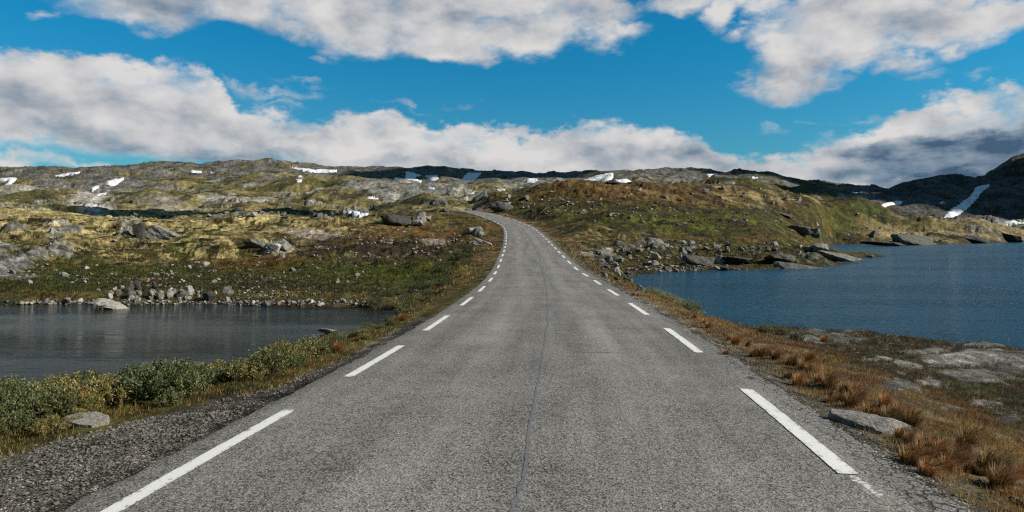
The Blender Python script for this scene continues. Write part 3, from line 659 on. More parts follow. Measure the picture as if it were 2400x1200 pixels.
def strip(name, s0, s1, dc, wd, mat, lift=.005, wear0=0., wear1=0., jag=.0, nseg=None, parent=road, label=None):
    n_ = nseg or max(4, int((s1-s0)/.12)); s = np.linspace(s0, s1, n_+1)
    dcv = dc(s) if callable(dc) else np.full_like(s, dc)
    hw = wd/2*(1+jag*gn(s*7, s*0+dc if not callable(dc) else s*0, 12)); vs = []
    for k, side in enumerate((-1, 0, 1)):
        x, y, zz = rp(s, dcv+side*hw); vs.append(np.stack([x, y, zz+lift], -1))
    v = np.stack(vs, 1).reshape(-1, 3); m_ = len(s)
    i = np.arange(m_-1)[:, None]*3+np.arange(2)[None]; f = np.stack([i, i+1, i+4, i+3], -1).reshape(-1, 4)
    wv = np.repeat(np.linspace(wear0, wear1, m_), 3); wv[0::3] += .13; wv[2::3] += .13; wv[:3] += .1; wv[-3:] += .1
    o = link(name, mesh_np(name, v, f, mat=mat, attrs={'wear': wv}), parent)
    if label: o['label'] = label
    return o
left_d = [(1.5, 6.86), (8.72, 11.65), (13.8, 16.9), (19.7, 23.0), (25.6, 28.7)]
right_d = [(5.35, 8.42), (11.25, 14.6), (17.3, 20.8), (23.8, 27.0)]
sL, sR_ = 31.8, 29.9
while sL < 180: left_d.append((sL, sL+3.0)); sL += 6.05
while sR_ < 180: right_d.append((sR_, sR_+3.0)); sR_ += 6.05
for a, b_ in left_d: strip('edge_line_dash', a, b_, -2.5, .135 if a < 30 else .15, mp, .006, -.02, -.02, .05)
for i_, (a, b_) in enumerate(right_d):
    strip('edge_line_dash', a, b_, 2.5, .155 if a < 30 else .16, mp, .006, -.02 if i_ == 0 else 0., -.02, .06)
strip('edge_line_dash', 4.75, 5.33, 2.53, .14, mp, .0015, .22, .10, .3, label='worn off painted dash at the right edge')
seam = lambda s: np.interp(s, [3, 5, 8, 12, 20, 30, 40, 57, 90, 110], [.03, .08, .0, -.03, 0., .08, .25, .5, .5, .4])+.02*gn(s*.7, s*0, 31)
strip('tar_seam', 3.6, 28, seam, .030, ms, .003, jag=1.3, nseg=420); strip('tar_seam', 28, 104, seam, .055, ms, .004, jag=.6, nseg=300)
strip('tar_crack', 11.0, 11.03, lambda s: s*0+.9, .9, ms, .003, nseg=2)

# ------------------------------------------------------------------ rocks
def rock_proto(name, seed, sub=3, mat=mr, planes=13, slabby=0., skirt=.0):
    import bmesh
    r = np.random.default_rng(seed); bm = bmesh.new(); bmesh.ops.create_icosphere(bm, subdivisions=sub, radius=1)
    D = np.array([v.co for v in bm.verts]); fcs = np.array([[v.index for v in f.verts] for f in bm.faces]); bm.free()
    D /= np.linalg.norm(D, axis=1)[:, None]
    nrm = r.normal(size=(planes, 3)); nrm /= np.linalg.norm(nrm, axis=1)[:, None]; h = r.uniform(.42, .95, planes)
    nrm = np.vstack([nrm, [[0, 0, 1], [0, 0, -1]]]); h = np.append(h, [.75-.15*slabby, .8])
    dp = D@nrm.T; rad = np.where(dp > .05, h/np.maximum(dp, .05), 9).min(1); rad = np.minimum(rad, 1.15)
    P = D*rad[:, None]
    nz = fbm(P[:, 0]*2+P[:, 2]*1.3+seed, P[:, 1]*2-P[:, 2]+seed*.7, 4, seed % 50, .65); st = .5-np.abs(gn(P[:, 0]*1.2+seed, P[:, 2]*4.5+P[:, 0]*1.5, 3))
    P *= (1+.13*nz+.07*st)[:, None]
    return mesh_np(name, P, fcs, smooth=False, mat=mat)
prA = [rock_proto('boulder', 10+k, 3, mr) for k in range(7)]; prP = [rock_proto('boulder', 30+k, 3, mrp) for k in range(6)]
prD = [rock_proto('boulder', 50+k, 3, mrd) for k in range(5)]
bigG = [rock_proto('boulder', 70+k, 4, mr, 11) for k in range(3)]; bigP = [rock_proto('boulder', 80+k, 4, mrp, 11) for k in range(3)]; bigD = [rock_proto('boulder', 90+k, 4, mrd, 9) for k in range(3)]
def put_rock(me, x, y, zg, sx, sy, sz, rz=None, tilt=(0, 0), sink=.3, name='boulder', **kw):
    o = link(name, me); o.scale = (sx/2, sy/2, sz/2/(1-sink*.5))
    o.rotation_euler = (tilt[0], tilt[1], random.uniform(0, 6.28) if rz is None else rz)
    o.location = (x, y, zg+sz/2*(1-sink)); tag(o, **kw); return o
# one by one, from the photograph: base px, base py, width px, height px, depth factor, mesh, rot, tilt, label
ONE = [
 (376, 562, 84, 34, .8, bigG[1], .4, (0, R(14)), 'big grey boulder on the left slope behind the dark upright block', 0),
 (326, 558, 26, 52, 1.2, bigD[0], .2, (0, R(-12)), 'black upright block leaning against the big grey boulder on the left slope', 0),
 (592, 582, 50, 24, .9, bigD[1], 1.0, (0, R(16)), 'dark boulder half sunk in yellow lichen in the middle of the left slope', 0),
 (642, 590, 28, 26, 1, bigP[0], .5, (0, 0), 'pale rounded boulder left of two smaller pale blocks on the left slope', 0),
 (662, 586, 34, 22, 1, bigG[1], 1.5, (0, R(20)), 'grey slab leaning behind the pale boulder on the left slope', 0),
 (658, 604, 22, 14, 1, bigP[1], 2.5, (0, 0), 'small pale block below the pale rounded boulder on the left slope', 0),
 (938, 526, 84, 30, .9, bigD[0], .8, (0, R(3)), 'dark hump of rock on the crest left of the road bend', 0),
 (985, 522, 40, 28, .8, bigG[2], 1.9, (0, R(8)), 'grey rock shoulder joined to the dark hump on the crest', 0),
 (977, 529, 26, 18, 1, bigP[2], .9, (0, 0), 'whitish boulder below the dark hump on the crest', 0),
 (1003, 517, 20, 16, 1, bigP[0], 2.1, (0, 0), 'whitish boulder right of the dark hump on the crest', 0),
 (947, 524, 18, 9, 1, bigP[1], .2, (0, 0), 'low white stone at the foot of the dark hump', 0),
 (1048, 496, 18, 12, 1, bigD[0], .6, (0, 0), 'small black rock by the bare gravel where the road leaves view', 0),
 (1174, 496, 46, 26, .6, bigD[1], .1, (0, R(6)), 'dark rock face where the green hill meets the far end of the road', 0),
 (1235, 470, 22, 16, .7, bigG[0], 1.5, (0, 0), 'small grey crag at the left end of the green hill above the road', 0),
 (240, 724, 104, 25, .55, bigP[2], .08, (0, R(9)), 'flat pale slab lying in the pond at its far edge', 1),
 (768, 782, 38, 14, .6, bigP[0], .3, (0, R(6)), 'single stone standing in the pond water beside the near bank', 1),
 (1503, 683, 18, 17, .8, bigG[1], .3, (0, 0), 'lone grey stone at the lake edge above the silvery shrub', 0),
 (1195, 590, 0, 0, 1, None, 0, (0, 0), '', 0),
 (1925, 592, 50, 26, .9, bigG[2], .2, (0, R(-18)), 'pyramid shaped boulder on the rocky point at the bay mouth', 0),
 (1600, 593, 24, 16, .9, bigP[1], .6, (0, 0), 'rounded pale boulder left of the pair above the shore rocks', 0),
 (1622, 577, 17, 18, .9, bigP[2], 1.6, (0, R(8)), 'pointed pale boulder upright on the turf above the peninsula', 0),
 (1598, 572, 16, 11, .9, bigP[0], 2.6, (0, 0), 'small round boulder left of the pointed pale boulder', 0),
 (1365, 502, 14, 14, .9, bigG[0], .2, (0, R(12)), 'brown boulder standing on the turf right of the road bend', 0),
 (1655, 620, 80, 26, .8, bigD[0], .1, (0, R(7)), 'dark blocky ledge at the near shore of the peninsula', 0),
 (1690, 618, 34, 22, .8, bigG[1], .9, (0, R(5)), 'grey split block beside the dark ledge on the peninsula', 0),
 (1740, 618, 80, 16, .8, bigD[2], .3, (0, R(6)), 'low dark ledge in the middle of the peninsula shore', 0),
 (1830, 616, 74, 22, .8, bigD[1], .4, (0, R(8)), 'dark square faced ledge left of the long striped slab', 0),
 (1920, 630, 150, 30, .5, bigD[0], -.05, (0, R(9)), 'long striped dark slab dipping into the lake at the peninsula tip', 0),
 (1965, 611, 150, 22, .45, bigG[2], -.08, (0, R(8)), 'long grey slab running out into the lake behind the striped slab', 0),
 (2040, 603, 15, 10, .8, bigD[1], .3, (0, 0), 'small square rock islet off the end of the long grey slab', 1),
 (2078, 577, 100, 12, .35, bigD[2], 0., (0, R(3)), 'low dark rock shelf at the mouth of the bay', 1),
 (2165, 573, 104, 30, .6, bigD[0], .1, (0, R(6)), 'large dark humped rock on the far lake shore', 0),
 (2280, 570, 90, 20, .6, bigD[1], .4, (0, R(7)), 'grey ribbed rock on the far lake shore right of the dark hump', 0),
 (2370, 566, 80, 20, .6, bigD[2], .2, (0, R(12)), 'slanting grey rock at the right end of the far lake shore', 0),
 (1885, 552, 60, 26, .8, bigD[2], .3, (0, R(10)), 'dark crag in the green slope above the bay', 0),
 (1910, 556, 30, 26, .9, bigD[1], 1.3, (0, R(4)), 'black block at the right end of the dark crag above the bay', 0),
 (1840, 508, 66, 10, .5, bigG[2], -.1, (0, R(9)), 'thin grey slab slanting across the green slope', 0),
 (2050, 556, 26, 18, .9, bigG[1], .9, (0, 0), 'grey boulder near the foot of the green hill by the bay', 0),
 (1915, 527, 10, 9, .9, bigP[1], .3, (0, 0), 'small pale boulder alone on the green slope above the dark crag', 0),
 (1655, 448, 14, 8, .9, bigP[2], .9, (0, 0), 'pale stone on the crest of the green hill', 0),
 (1500, 448, 12, 10, .9, bigG[0], .9, (0, 0), 'round stone just under the crest of the green hill', 0),
 (1440, 432, 34, 8, .8, bigD[1], .2, (0, R(3)), 'dark rock on the hill crest below the snowy mountain', 0),
 (1125, 572, 46, 14, .6, bigG[1], .2, (0, R(9)), 'cracked rock outcrop in the bank inside the road bend', 0),
 (1108, 548, 48, 11, .6, bigP[1], .1, (0, R(7)), 'pale bare rock back sloping towards the road bend', 0),
 (970, 686, 22, 9, .8, bigP[0], .5, (0, R(6)), 'grey stone on the turf beside the dark shrubs left of the road', 0),
 (1420, 598, 36, 20, .8, bigG[0], .5, (0, R(4)), 'pale angular block above the stony bank right of the road', 0),
]
for px, py, wp, hp, dfac, me, rz, tl_, lab, wat in ONE:
    if me is None: continue
    h = hit(px, py, 8)
    if h is None: continue
    s_ = h[1]/F; wd_ = wp*s_; hh_ = hp*s_
    put_rock(me, h[0], h[1]+wd_*dfac*.3, (0.0 if wat else h[2])-.06*hh_, wd_*1.12, wd_*dfac, hh_*1.15, rz, tl_, .25, label=lab, cat='rock')
# foreground stones, built for themselves
def slab_mesh(name, outline, thick, seed, mat):
    """a split stone plate: outline in metres, tapering upward, uneven top with a long crack"""
    r = np.random.default_rng(seed); n_ = len(outline); O = np.array(outline, float); cen = O.mean(0); layers = []
    fine = []
    for k in range(n_):
        a, b2 = O[k], O[(k+1) % n_]
        for t_ in np.linspace(0, 1, 7)[:-1]: fine.append(a+(b2-a)*t_)
    fine = np.array(fine); m_ = len(fine); vv = []
    for li, (sc_, zz) in enumerate(((1.02, -.35), (1.0, .0), (.99, .45), (1.0, .5), (.97, .93), (.86, 1.0), (.55, 1.0), (.2, 1.03))):
        p = cen+(fine-cen)*sc_; nz_ = .02*gn(p[:, 0]*9+li, p[:, 1]*9, seed)
        zt = thick*zz+thick*.15*fbm(p[:, 0]*5, p[:, 1]*11, 3, seed+2)*(zz > .4)
        vv.append(np.stack([p[:, 0]+nz_, p[:, 1]+nz_*.6, zt], -1))
    Vv = np.concatenate(vv+[np.array([[cen[0], cen[1], thick*1.02]])]); Ff = []
    for li in range(len(vv)-1):
        for k in range(m_):
            k2 = (k+1) % m_; Ff += [(li*m_+k, li*m_+k2, (li+1)*m_+k2), (li*m_+k, (li+1)*m_+k2, (li+1)*m_+k)]
    L_ = (len(vv)-1)*m_
    for k in range(m_): Ff.append((L_+k, L_+(k+1) % m_, len(Vv)-1))
    return mesh_np(name, Vv, Ff, mat=mat)
h = hit(2062, 1008, 4); 
o = link('flat_stone', slab_mesh('flat_stone', [(-.34, .30), (-.05, .20), (.16, .04), (.27, -.12), (.10, -.16), (-.06, -.20), (-.22, .0), (-.36, .20)], .10, 4, mr))
o.location = (h[0], h[1]+.05, h[2]-.01); o.rotation_euler = (R(14), R(-4), 0); tag(o, 'long grey split stone among rusty grass on the right verge', 'stone')
h = hit(190, 1000, 4)
o = link('flat_stone', slab_mesh('flat_stone', [(-.23, .02), (-.15, .13), (.02, .17), (.15, .12), (.23, .0), (.14, -.12), (-.02, -.12), (-.16, -.08)], .075, 9, mrp))
o.location = (h[0], h[1]+.08, h[2]-.01); o.rotation_euler = (R(10), R(5), 0); tag(o, 'broad flat pale stone between the willow shrubs and the gravel', 'stone')
# many alike
def scatter(n_, boxes, smin, smax, protos, lab, grp, y0=25, pw=2.2, wat=False, flat=.75):
    c = 0; tries = 0
    while c < n_ and tries < n_*30:
        tries += 1; bx = random.choices(boxes, [(b_[2]*b_[3])**.7 for b_ in boxes])[0]
        px = bx[0]+random.uniform(-1, 1)*bx[2]; py = bx[1]+random.uniform(-1, 1)*bx[3]
        h = hit(px, py, y0)
        if h is None or (h[2] < -.03 and not wat): continue
        dr = road_frame(np.array([h[0]]), np.array([h[1]]))[0][0]
        if abs(dr) < 3.5 and h[1] < 200: continue
        s_ = smin+(smax-smin)*random.random()**pw; s_ *= h[1]/F
        put_rock(random.choice(protos), h[0], h[1], h[2], s_*random.uniform(.9, 1.5), s_*random.uniform(.8, 1.2), s_*flat*random.uniform(.7, 1.2), None, (random.uniform(-.3, .3), random.uniform(-.3, .3)), .5, label=lab, cat='rock', group=grp); c += 1
scatter(62, [(350, 690, 125, 14), (430, 697, 130, 10)], 8, 25, prP+prA+prA+prD, 'pale boulder in the heap along the far edge of the pond', 'boulders heaped at the far edge of the pond', pw=1.5, flat=1.0)
scatter(34, [(700, 713, 170, 6), (100, 710, 100, 4)], 8, 20, prP, 'small stone lining the far waterline of the pond', 'stones lining the pond waterline')
scatter(46, [(500, 640, 440, 28), (240, 655, 230, 20)], 6, 22, prP+prA+prA, 'stone strewn on the green lower part of the left slope', 'stones on the green left slope', pw=2.5)
scatter(14, [(500, 505, 350, 8)], 9, 18, prA+prD, 'stone standing on the crest of the left slope', 'stones on the left crest', y0=60)
scatter(46, [(1560, 590, 160, 14), (1700, 583, 200, 10), (1470, 590, 70, 18)], 7, 20, prP+prA, 'pale stone strewn over the flat turf of the peninsula', 'stones on the peninsula turf', y0=40)
scatter(30, [(1600, 634, 130, 5), (1560, 622, 60, 6)], 9, 24, prA+prD, 'low stone along the near waterline of the peninsula', 'stones at the peninsula waterline', y0=40, flat=.5)
scatter(26, [(1425, 628, 32, 24), (1460, 655, 20, 14)], 10, 26, prA+prD, 'rough stone in the stony bank between road and lake', 'stones in the bank right of the road', y0=28)
scatter(26, [(1290, 470, 130, 24), (1400, 500, 100, 14), (1650, 460, 250, 20)], 6, 16, prA+prP, 'small stone on the upper slope of the green hill', 'stones on the green hill', y0=90)
# loose small stones nobody could count
def scree(name, n_, boxes, smin, smax, mat, y0=25, seed=3, near=False):
    r = np.random.default_rng(seed); base = [rock_proto('tmp', 200+k, 1, mat) for k in range(3)]; VV = []; FF = []; off = 0
    data = []
    for me in base:
        v = np.zeros(len(me.vertices)*3); me.vertices.foreach_get('co', v); f = np.zeros(len(me.polygons)*3, dtype=np.int32); me.polygons.foreach_get('vertices', f); data.append((v.reshape(-1, 3), f.reshape(-1, 3))); bpy.data.meshes.remove(me)
    wts = np.array([(b_[2]*b_[3]*(b_[4] if len(b_) > 4 else 1)) for b_ in boxes], float); wts /= wts.sum()
    for _ in range(n_):
        bx = boxes[r.choice(len(boxes), p=wts)]
        if near: x = bx[0]+r.uniform(-1, 1)*bx[2]; y = bx[1]+r.uniform(-1, 1)*bx[3]; h = (x, y, gz(x, y))
        else:
            h = hit(bx[0]+np.clip(r.normal()*.5, -1, 1)*bx[2], bx[1]+np.clip(r.normal()*.5, -1, 1)*bx[3], y0)
        if h is None or h[2] < -.04: continue
        dr = road_frame(np.array([h[0]]), np.array([h[1]]))[0][0]
        if h[1] < 200 and (-2.98 < dr < (3.1)): continue
        if near and dr < 0 and dr < -(2.95+np.interp(h[1], [0, 4, 5, 5.7, 6.9, 8.7, 10.6, 14, 20, 40, 70, 110, 200], [2.6, 2.3, 1.8, 1.5, 1.1, .4, .25, .3, .5, .6, .6, .6, .8])) : continue
        if not near and h[1] > 24 and bx[3] > 8 and fbm(np.array([h[0]/5.]), np.array([h[1]/7.]), 3, 77)[0] < r.uniform(-.2, .35): continue
        s = (smin+(smax-smin)*r.random()**3.4)*(1 if near else h[1]/F)
        v, f = data[r.integers(3)]; a = r.uniform(0, 6.28); ca, sa = math.cos(a), math.sin(a)
        q = v*np.array([s*.6, s*.45, s*.35])*r.uniform(.8, 1.2, 3); q = np.stack([q[:, 0]*ca-q[:, 1]*sa, q[:, 0]*sa+q[:, 1]*ca, q[:, 2]], -1)+np.array([h[0], h[1], h[2]+s*.12])
        VV.append(q); FF.append(f+off); off += len(q)
    o = link(name, mesh_np(name, np.concatenate(VV), np.concatenate(FF), mat=mat)); return o
o = scree('scree', 7500, [(870, 580, 240, 40, 1.3), (680, 695, 260, 22, 1.6), (420, 650, 430, 34), (420, 710, 440, 6, 4), (200, 560, 200, 40, .4), (1560, 590, 220, 18, 1.6), (1800, 585, 160, 14, 1.4), (1600, 632, 150, 8, 2.5), (1450, 630, 50, 30, 2), (1380, 480, 250, 36, .9), (1700, 500, 350, 40, .5), (2000, 545, 140, 18, .6), (1060, 560, 100, 40, .5)], 2, 12, mr)
tag(o, 'loose pale stones strewn over the slopes and shores', 'stones', kind='stuff')
o = scree('gravel', 16000, [(-3.7, 5.4, 1.2, 1.8, 1.8), (-2.7, 8.5, .7, 2.5, .7), (3.6, 8, .6, 5, .4)], .010, .050, mrp, near=True, seed=8)
tag(o, 'coarse grey gravel on the road shoulders', 'gravel', kind='stuff')

# ------------------------------------------------------------------ snow patches
PYmono = np.minimum.accumulate(PYf[:, :NCF], axis=0); PXf = 1200+F*uf
def snow(poly, lab, y0=330, y1=2000, lift=.0013):
    P = np.array(poly, float); x0, x1 = P[:, 0].min(), P[:, 0].max()
    cs = np.nonzero((PXf > x0-2) & (PXf < x1+2))[0]; rs = np.nonzero((rowsY > y0) & (rowsY < y1))[0]
    if not len(cs): return
    sx = PXf[cs][None]*np.ones((len(rs), 1)); sy = PYmono[np.ix_(rs, cs)]
    sx2 = sx+2.0*gn(sx/7., sy/3., 300); sy2 = sy+1.2*gn(sx/9., sy/4., 301)
    sd = poly_sd(sx2, sy2, P)-.6; ins = sd < 0
    ins &= (PYf[np.ix_(rs, cs)] < sy+6)
    q = ins[:-1, :-1] | ins[1:, :-1] | ins[:-1, 1:] | ins[1:, 1:]
    if not q.any(): print('no snow', lab); return
    lab_ = np.zeros(q.shape, dtype=int); best = (0, 0); cur = 0
    for a0, b0 in zip(*np.nonzero(q)):
        if lab_[a0, b0]: continue
        cur += 1; st_ = [(a0, b0)]; lab_[a0, b0] = cur; cnt_ = 0
        while st_:
            a1, b1 = st_.pop(); cnt_ += 1
            for a2, b2 in ((a1+1, b1), (a1-1, b1), (a1, b1+1), (a1, b1-1)):
                if 0 <= a2 < q.shape[0] and 0 <= b2 < q.shape[1] and q[a2, b2] and not lab_[a2, b2]: lab_[a2, b2] = cur; st_.append((a2, b2))
        best = max(best, (cnt_, cur))
    q = lab_ == best[1]
    Zs = Z[np.ix_(rs, cs)]; Ys = YY[np.ix_(rs, cs)]
    zz = np.where(ins, Zs+lift*Ys*sstep(0, 5, -sd)+.0003*Ys, Zs-.0004*Ys)
    used = np.zeros_like(ins); used[:-1, :-1] |= q; used[1:, :-1] |= q; used[:-1, 1:] |= q; used[1:, 1:] |= q
    idx = -np.ones(ins.shape, dtype=int); idx[used] = np.arange(used.sum())
    Vv = np.stack([X[np.ix_(rs, cs)][used], Ys[used], zz[used]], -1)
    a, b_ = np.nonzero(q); f = np.stack([idx[a, b_], idx[a, b_+1], idx[a+1, b_+1], idx[a+1, b_]], -1)
    tag(link('snow_patch', mesh_np('snow_patch', Vv, f, smooth=True, mat=msn)), lab, 'snow patch', 'old snow patches on the mountains')
SN = [
 ([(0, 418), (38, 415), (40, 420), (26, 432), (14, 433), (18, 424), (0, 424)], 'hooked snow patch at the far left end of the ridge'),
 ([(130, 411), (188, 402), (186, 406), (140, 414)], 'thin snow streak high on the left ridge'),
 ([(250, 424), (292, 417), (288, 422), (268, 436), (248, 436)], 'bright snow patch on the dark left slope above the scree fan'),
 ([(212, 442), (232, 434), (232, 440), (216, 447)], 'small snow sliver between the bright patch and the scree fan'),
 ([(228, 455), (250, 451), (250, 455), (232, 458)], 'little snow patch at the top of the scree fan'),
 ([(446, 400), (474, 401), (474, 405), (450, 404)], 'small snow dash on the ridge left of centre, left one'),
 ([(494, 404), (520, 406), (518, 409), (498, 407)], 'faint snow dash just right of another on the ridge'),
 ([(686, 393), (730, 397), (788, 398), (789, 403), (740, 404), (712, 400)], 'long flat snow patch under the middle of the left ridge'),
 ([(696, 410), (708, 413), (706, 416), (700, 415)], 'tiny snow spot below the long flat patch'),
 ([(695, 421), (708, 421), (707, 425), (697, 425)], 'tiny snow spot, lower one of two below the long flat patch'),
 ([(924, 418), (950, 419), (952, 401), (988, 411), (974, 414), (972, 419), (988, 424), (982, 432), (932, 434)], 'large forked snow patch in the middle of the dark ridge'),
 ([(996, 412), (1026, 411), (1027, 421), (1012, 423)], 'small snow patch right of the large forked one'),
 ([(1078, 422), (1098, 405), (1128, 405), (1114, 421), (1096, 424)], 'broad bright snow patch on the ridge above the road end'),
 ([(1002, 439), (1020, 440), (1018, 443), (1004, 442)], 'small snow dash below the large forked patch'),
 ([(1140, 438), (1162, 437), (1186, 444), (1180, 448), (1150, 442)], 'crooked snow strip above the start of the green hill'),
 ([(1098, 454), (1112, 450), (1110, 456), (1100, 458)], 'small snow spot above the road end'),
 ([(1224, 418), (1252, 418), (1262, 424), (1240, 428)], 'snow patch on the ridge between the road end and the peak'),
 ([(862, 461), (886, 463), (888, 467), (866, 466)], 'snow strip on the yellowish slope left of the road end'),
 ([(1298, 434), (1318, 428), (1324, 434), (1304, 437)], 'snow wedge where the green hill hides the ridge'),
 ([(1356, 428), (1396, 412), (1436, 405), (1438, 414), (1420, 436), (1362, 438)], 'broad snowfield on the left flank of the rounded peak'),
 ([(1440, 422), (1492, 415), (1480, 426), (1446, 429)], 'snow band right of the broad snowfield on the rounded peak'),
 ([(1640, 410), (1672, 408), (1664, 413), (1644, 414)], 'snow dash near the top of the rounded peak'),
 ([(1762, 415), (1776, 416), (1774, 418), (1764, 418)], 'tiny snow dash on the right shoulder of the rounded peak'),
 ([(1996, 448), (2008, 448), (2009, 452), (1998, 451)], 'tiny snow dash at the low end of the long right ridge'),
 ([(2054, 490), (2070, 478), (2100, 471), (2118, 471), (2112, 476), (2080, 482), (2060, 491)], 'curved snow strip on the dark mountain, left one'),
 ([(2200, 476), (2216, 471), (2216, 476), (2206, 477)], 'tiny snow spot between the two big streaks on the dark mountain'),
 ([(2212, 509), (2226, 494), (2250, 478), (2272, 462), (2290, 438), (2324, 432), (2300, 450), (2286, 470), (2270, 486), (2246, 504), (2230, 508)], 'long slanting snow gully on the dark mountain'),
 ([(2346, 530), (2370, 517), (2400, 516), (2420, 520), (2420, 532), (2380, 532)], 'snow patch low at the foot of the dark mountain by the frame edge'),
]
for p_, l_ in SN: snow(p_, l_)
snow([(812, 492), (826, 493), (878, 505), (872, 508), (836, 506), (818, 498)], 'white snow strip in the hollow behind the left crest', 170, 420)

# ------------------------------------------------------------------ plants
def leafset(pos, dirs, L_, W_, r):
    """diamond leaves: pos n x3 base, dirs n x3"""
    n_ = len(pos); d = dirs/np.linalg.norm(dirs, axis=1)[:, None]; s = np.cross(d, r.normal(size=(n_, 3))); s /= np.linalg.norm(s, axis=1)[:, None]
    L_ = L_[:, None]; W_ = W_[:, None]
    v = np.stack([pos, pos+d*L_*.5+s*W_, pos+d*L_, pos+d*L_*.5-s*W_], 1).reshape(-1, 3); f = np.arange(n_*4).reshape(-1, 4); return v, f
def shrub_proto(name, seed, wd, ht, nst, nl, pal, leaf=(.03, .055)):
    r = np.random.default_rng(seed); P = []; Dd = []; T = []; stv = []; stf = []
    for k in range(nst):
        a = r.uniform(0, 6.28); rr = wd*math.sqrt(r.random()); top = np.array([math.cos(a)*rr, math.sin(a)*rr, ht*(1-.45*(rr/wd)**2)*r.uniform(.72, 1.12)])
        bs = np.array([top[0]*.45, top[1]*.45, -.08]); t_ = r.uniform(.25, 1, nl)**.7
        p = bs+(top-bs)*t_[:, None]+r.normal(size=(nl, 3))*.012
        p[:, 2] += 0
        P.append(p); Dd.append((top-bs)/np.linalg.norm(top-bs)*.7+r.normal(size=(nl, 3))*.75+np.array([0, 0, .25])); T.append(t_)
        o_ = len(stv)*1
        stv += [bs+[.005, 0, 0], bs-[.005, 0, 0], top]; stf.append((o_, o_+1, o_+2))
    P = np.concatenate(P); Dd = np.concatenate(Dd); T = np.concatenate(T); n_ = len(P)
    v, f = leafset(P, Dd, r.uniform(*leaf, n_), r.uniform(.006, .0105, n_), r)
    pal = np.array(pal, dtype=np.float32); c = pal[r.integers(len(pal), size=n_)]*r.uniform(.7, 1.3, (n_, 1))
    return mesh_np(name, v, f, np.repeat(c, 4, 0), mat=ml), mesh_np('stem', stv, stf, mat=mst)
palG = [(.10, .14, .065), (.15, .19, .11), (.06, .10, .03), (.22, .26, .17), (.075, .115, .035), (.12, .11, .03), (.05, .08, .02)]
palG2 = [(.16, .17, .06), (.20, .20, .09), (.10, .12, .03), (.26, .27, .16), (.15, .12, .03), (.07, .09, .025)]
palD = [(.06, .085, .03), (.08, .11, .045), (.045, .06, .02), (.10, .12, .07)]
palY = [(.42, .26, .06), (.36, .20, .05), (.22, .20, .06), (.16, .17, .05)]
palS = [(.20, .25, .15), (.26, .31, .21), (.14, .18, .08)]
shG = [shrub_proto('foliage', 400+k, .36, .30+.05*k, 70, 32, palG if k % 2 else palG2) for k in range(4)]
shD = [shrub_proto('foliage', 420+k, .50, .38, 60, 26, palD, (.04, .08)) for k in range(3)]
shS = [shrub_proto('foliage', 430+k, .50, .42, 70, 26, palS, (.05, .09)) for k in range(2)]
shY = [shrub_proto('foliage', 440, .26, .42, 40, 30, palY)]
def put_plant(name, pr, x, y, sc_, part='foliage', part2='stem', zoff=0, **kw):
    e = bpy.data.objects.new(name, None); C.objects.link(e); e.location = (x, y, gz(x, y)+zoff); e.rotation_euler = (0, 0, random.uniform(0, 6.28)); e.scale = (sc_*random.uniform(.85, 1.2), sc_*random.uniform(.85, 1.2), sc_*random.uniform(.8, 1.2))
    a = link(part, pr[0], e)
    if pr[1] is not None: link(part2, pr[1], e)
    tag(e, **kw); return e
# band of willow between gravel and pond
taken = []; tries = 0
while len(taken) < 200 and tries < 6000:
    tries += 1; y = random.uniform(5.2, 17.5); x = -random.uniform(2.4, .82*y+1.0)
    dr, _, _ = road_frame(np.array([x]), np.array([y])); dr = dr[0]
    sw = 2.95+float(np.interp(y, [0, 4, 5, 5.7, 6.9, 8.7, 10.6, 14, 20, 40, 70, 110, 200], [2.6, 2.3, 1.8, 1.5, 1.1, .4, .25, .3, .5, .6, .6, .6, .8]))
    if dr > -(sw+.30+.12*math.sin(y*2.3)): continue
    zz = gz(x, y)
    if zz < .08: continue
    if y < 6.6 and random.random() < .5: continue
    if any((x-a)**2+(y-b_)**2 < .23**2 for a, b_ in taken): continue
    sd1 = float(poly_sd(np.array([x]), np.array([y]), pond_poly)[0])
    if sd1 < .1: continue
    taken.append((x, y)); sc_ = np.interp(y, [5, 8, 12, 14, 17], [.75, .95, .86, .6, .38])*random.uniform(.75, 1.15)*np.interp(-dr-sw, [.2, 1.0], [.62, 1.0])
    put_plant('willow_shrub', random.choice(shG), x, y, sc_, label='low grey green willow shrub in the band between gravel and pond', cat='shrub', group='willow shrubs between the gravel shoulder and the pond')
for (px, py) in ((190, 975),):
    h = hit(px, py, 4)
    if h: put_plant('yellow_shrub', shY[0], h[0], h[1], .6 if px != 190 else .75, label={190: 'orange yellow autumn sprig standing up in the willow band above the flat stone', 10: 'yellowish sprig at the left frame edge below the willow band', 255: 'yellowish sprig right of the brightest autumn sprig in the willow band'}[px], cat='shrub')
def bank_plants(n_, pr, name, ya, yb, da, db, sc0, sc1, **kw):
    c = 0
    for _ in range(n_*6):
        if c >= n_: break
        s = random.uniform(ya, yb); d = random.uniform(da, db); x, y, _z = rp(np.array([s]), np.array([d])); x, y = float(x[0]), float(y[0])
        if gz(x, y) < .05: continue
        put_plant(name, random.choice(pr), x, y, random.uniform(sc0, sc1), **kw); c += 1
bank_plants(46, shD, 'dark_shrub', 22, 58, -7.2, -4.6, .7, 1.15, label='dark low shrub on the bank left of the road beyond the pond', cat='shrub', group='dark shrubs down the bank left of the road')
bank_plants(16, shG, 'willow_shrub', 17.5, 24, -5.0, -4.0, .28, .45, label='small willow shrub at the pond corner close to the road', cat='shrub', group='small willow shrubs at the pond corner')
bank_plants(20, shS, 'willow_shrub', 22, 31.5, 4.7, 6.0, .6, .95, label='silvery willow shrub in the clump on the lake side of the road', cat='shrub', group='silvery willow shrubs beside the lake')
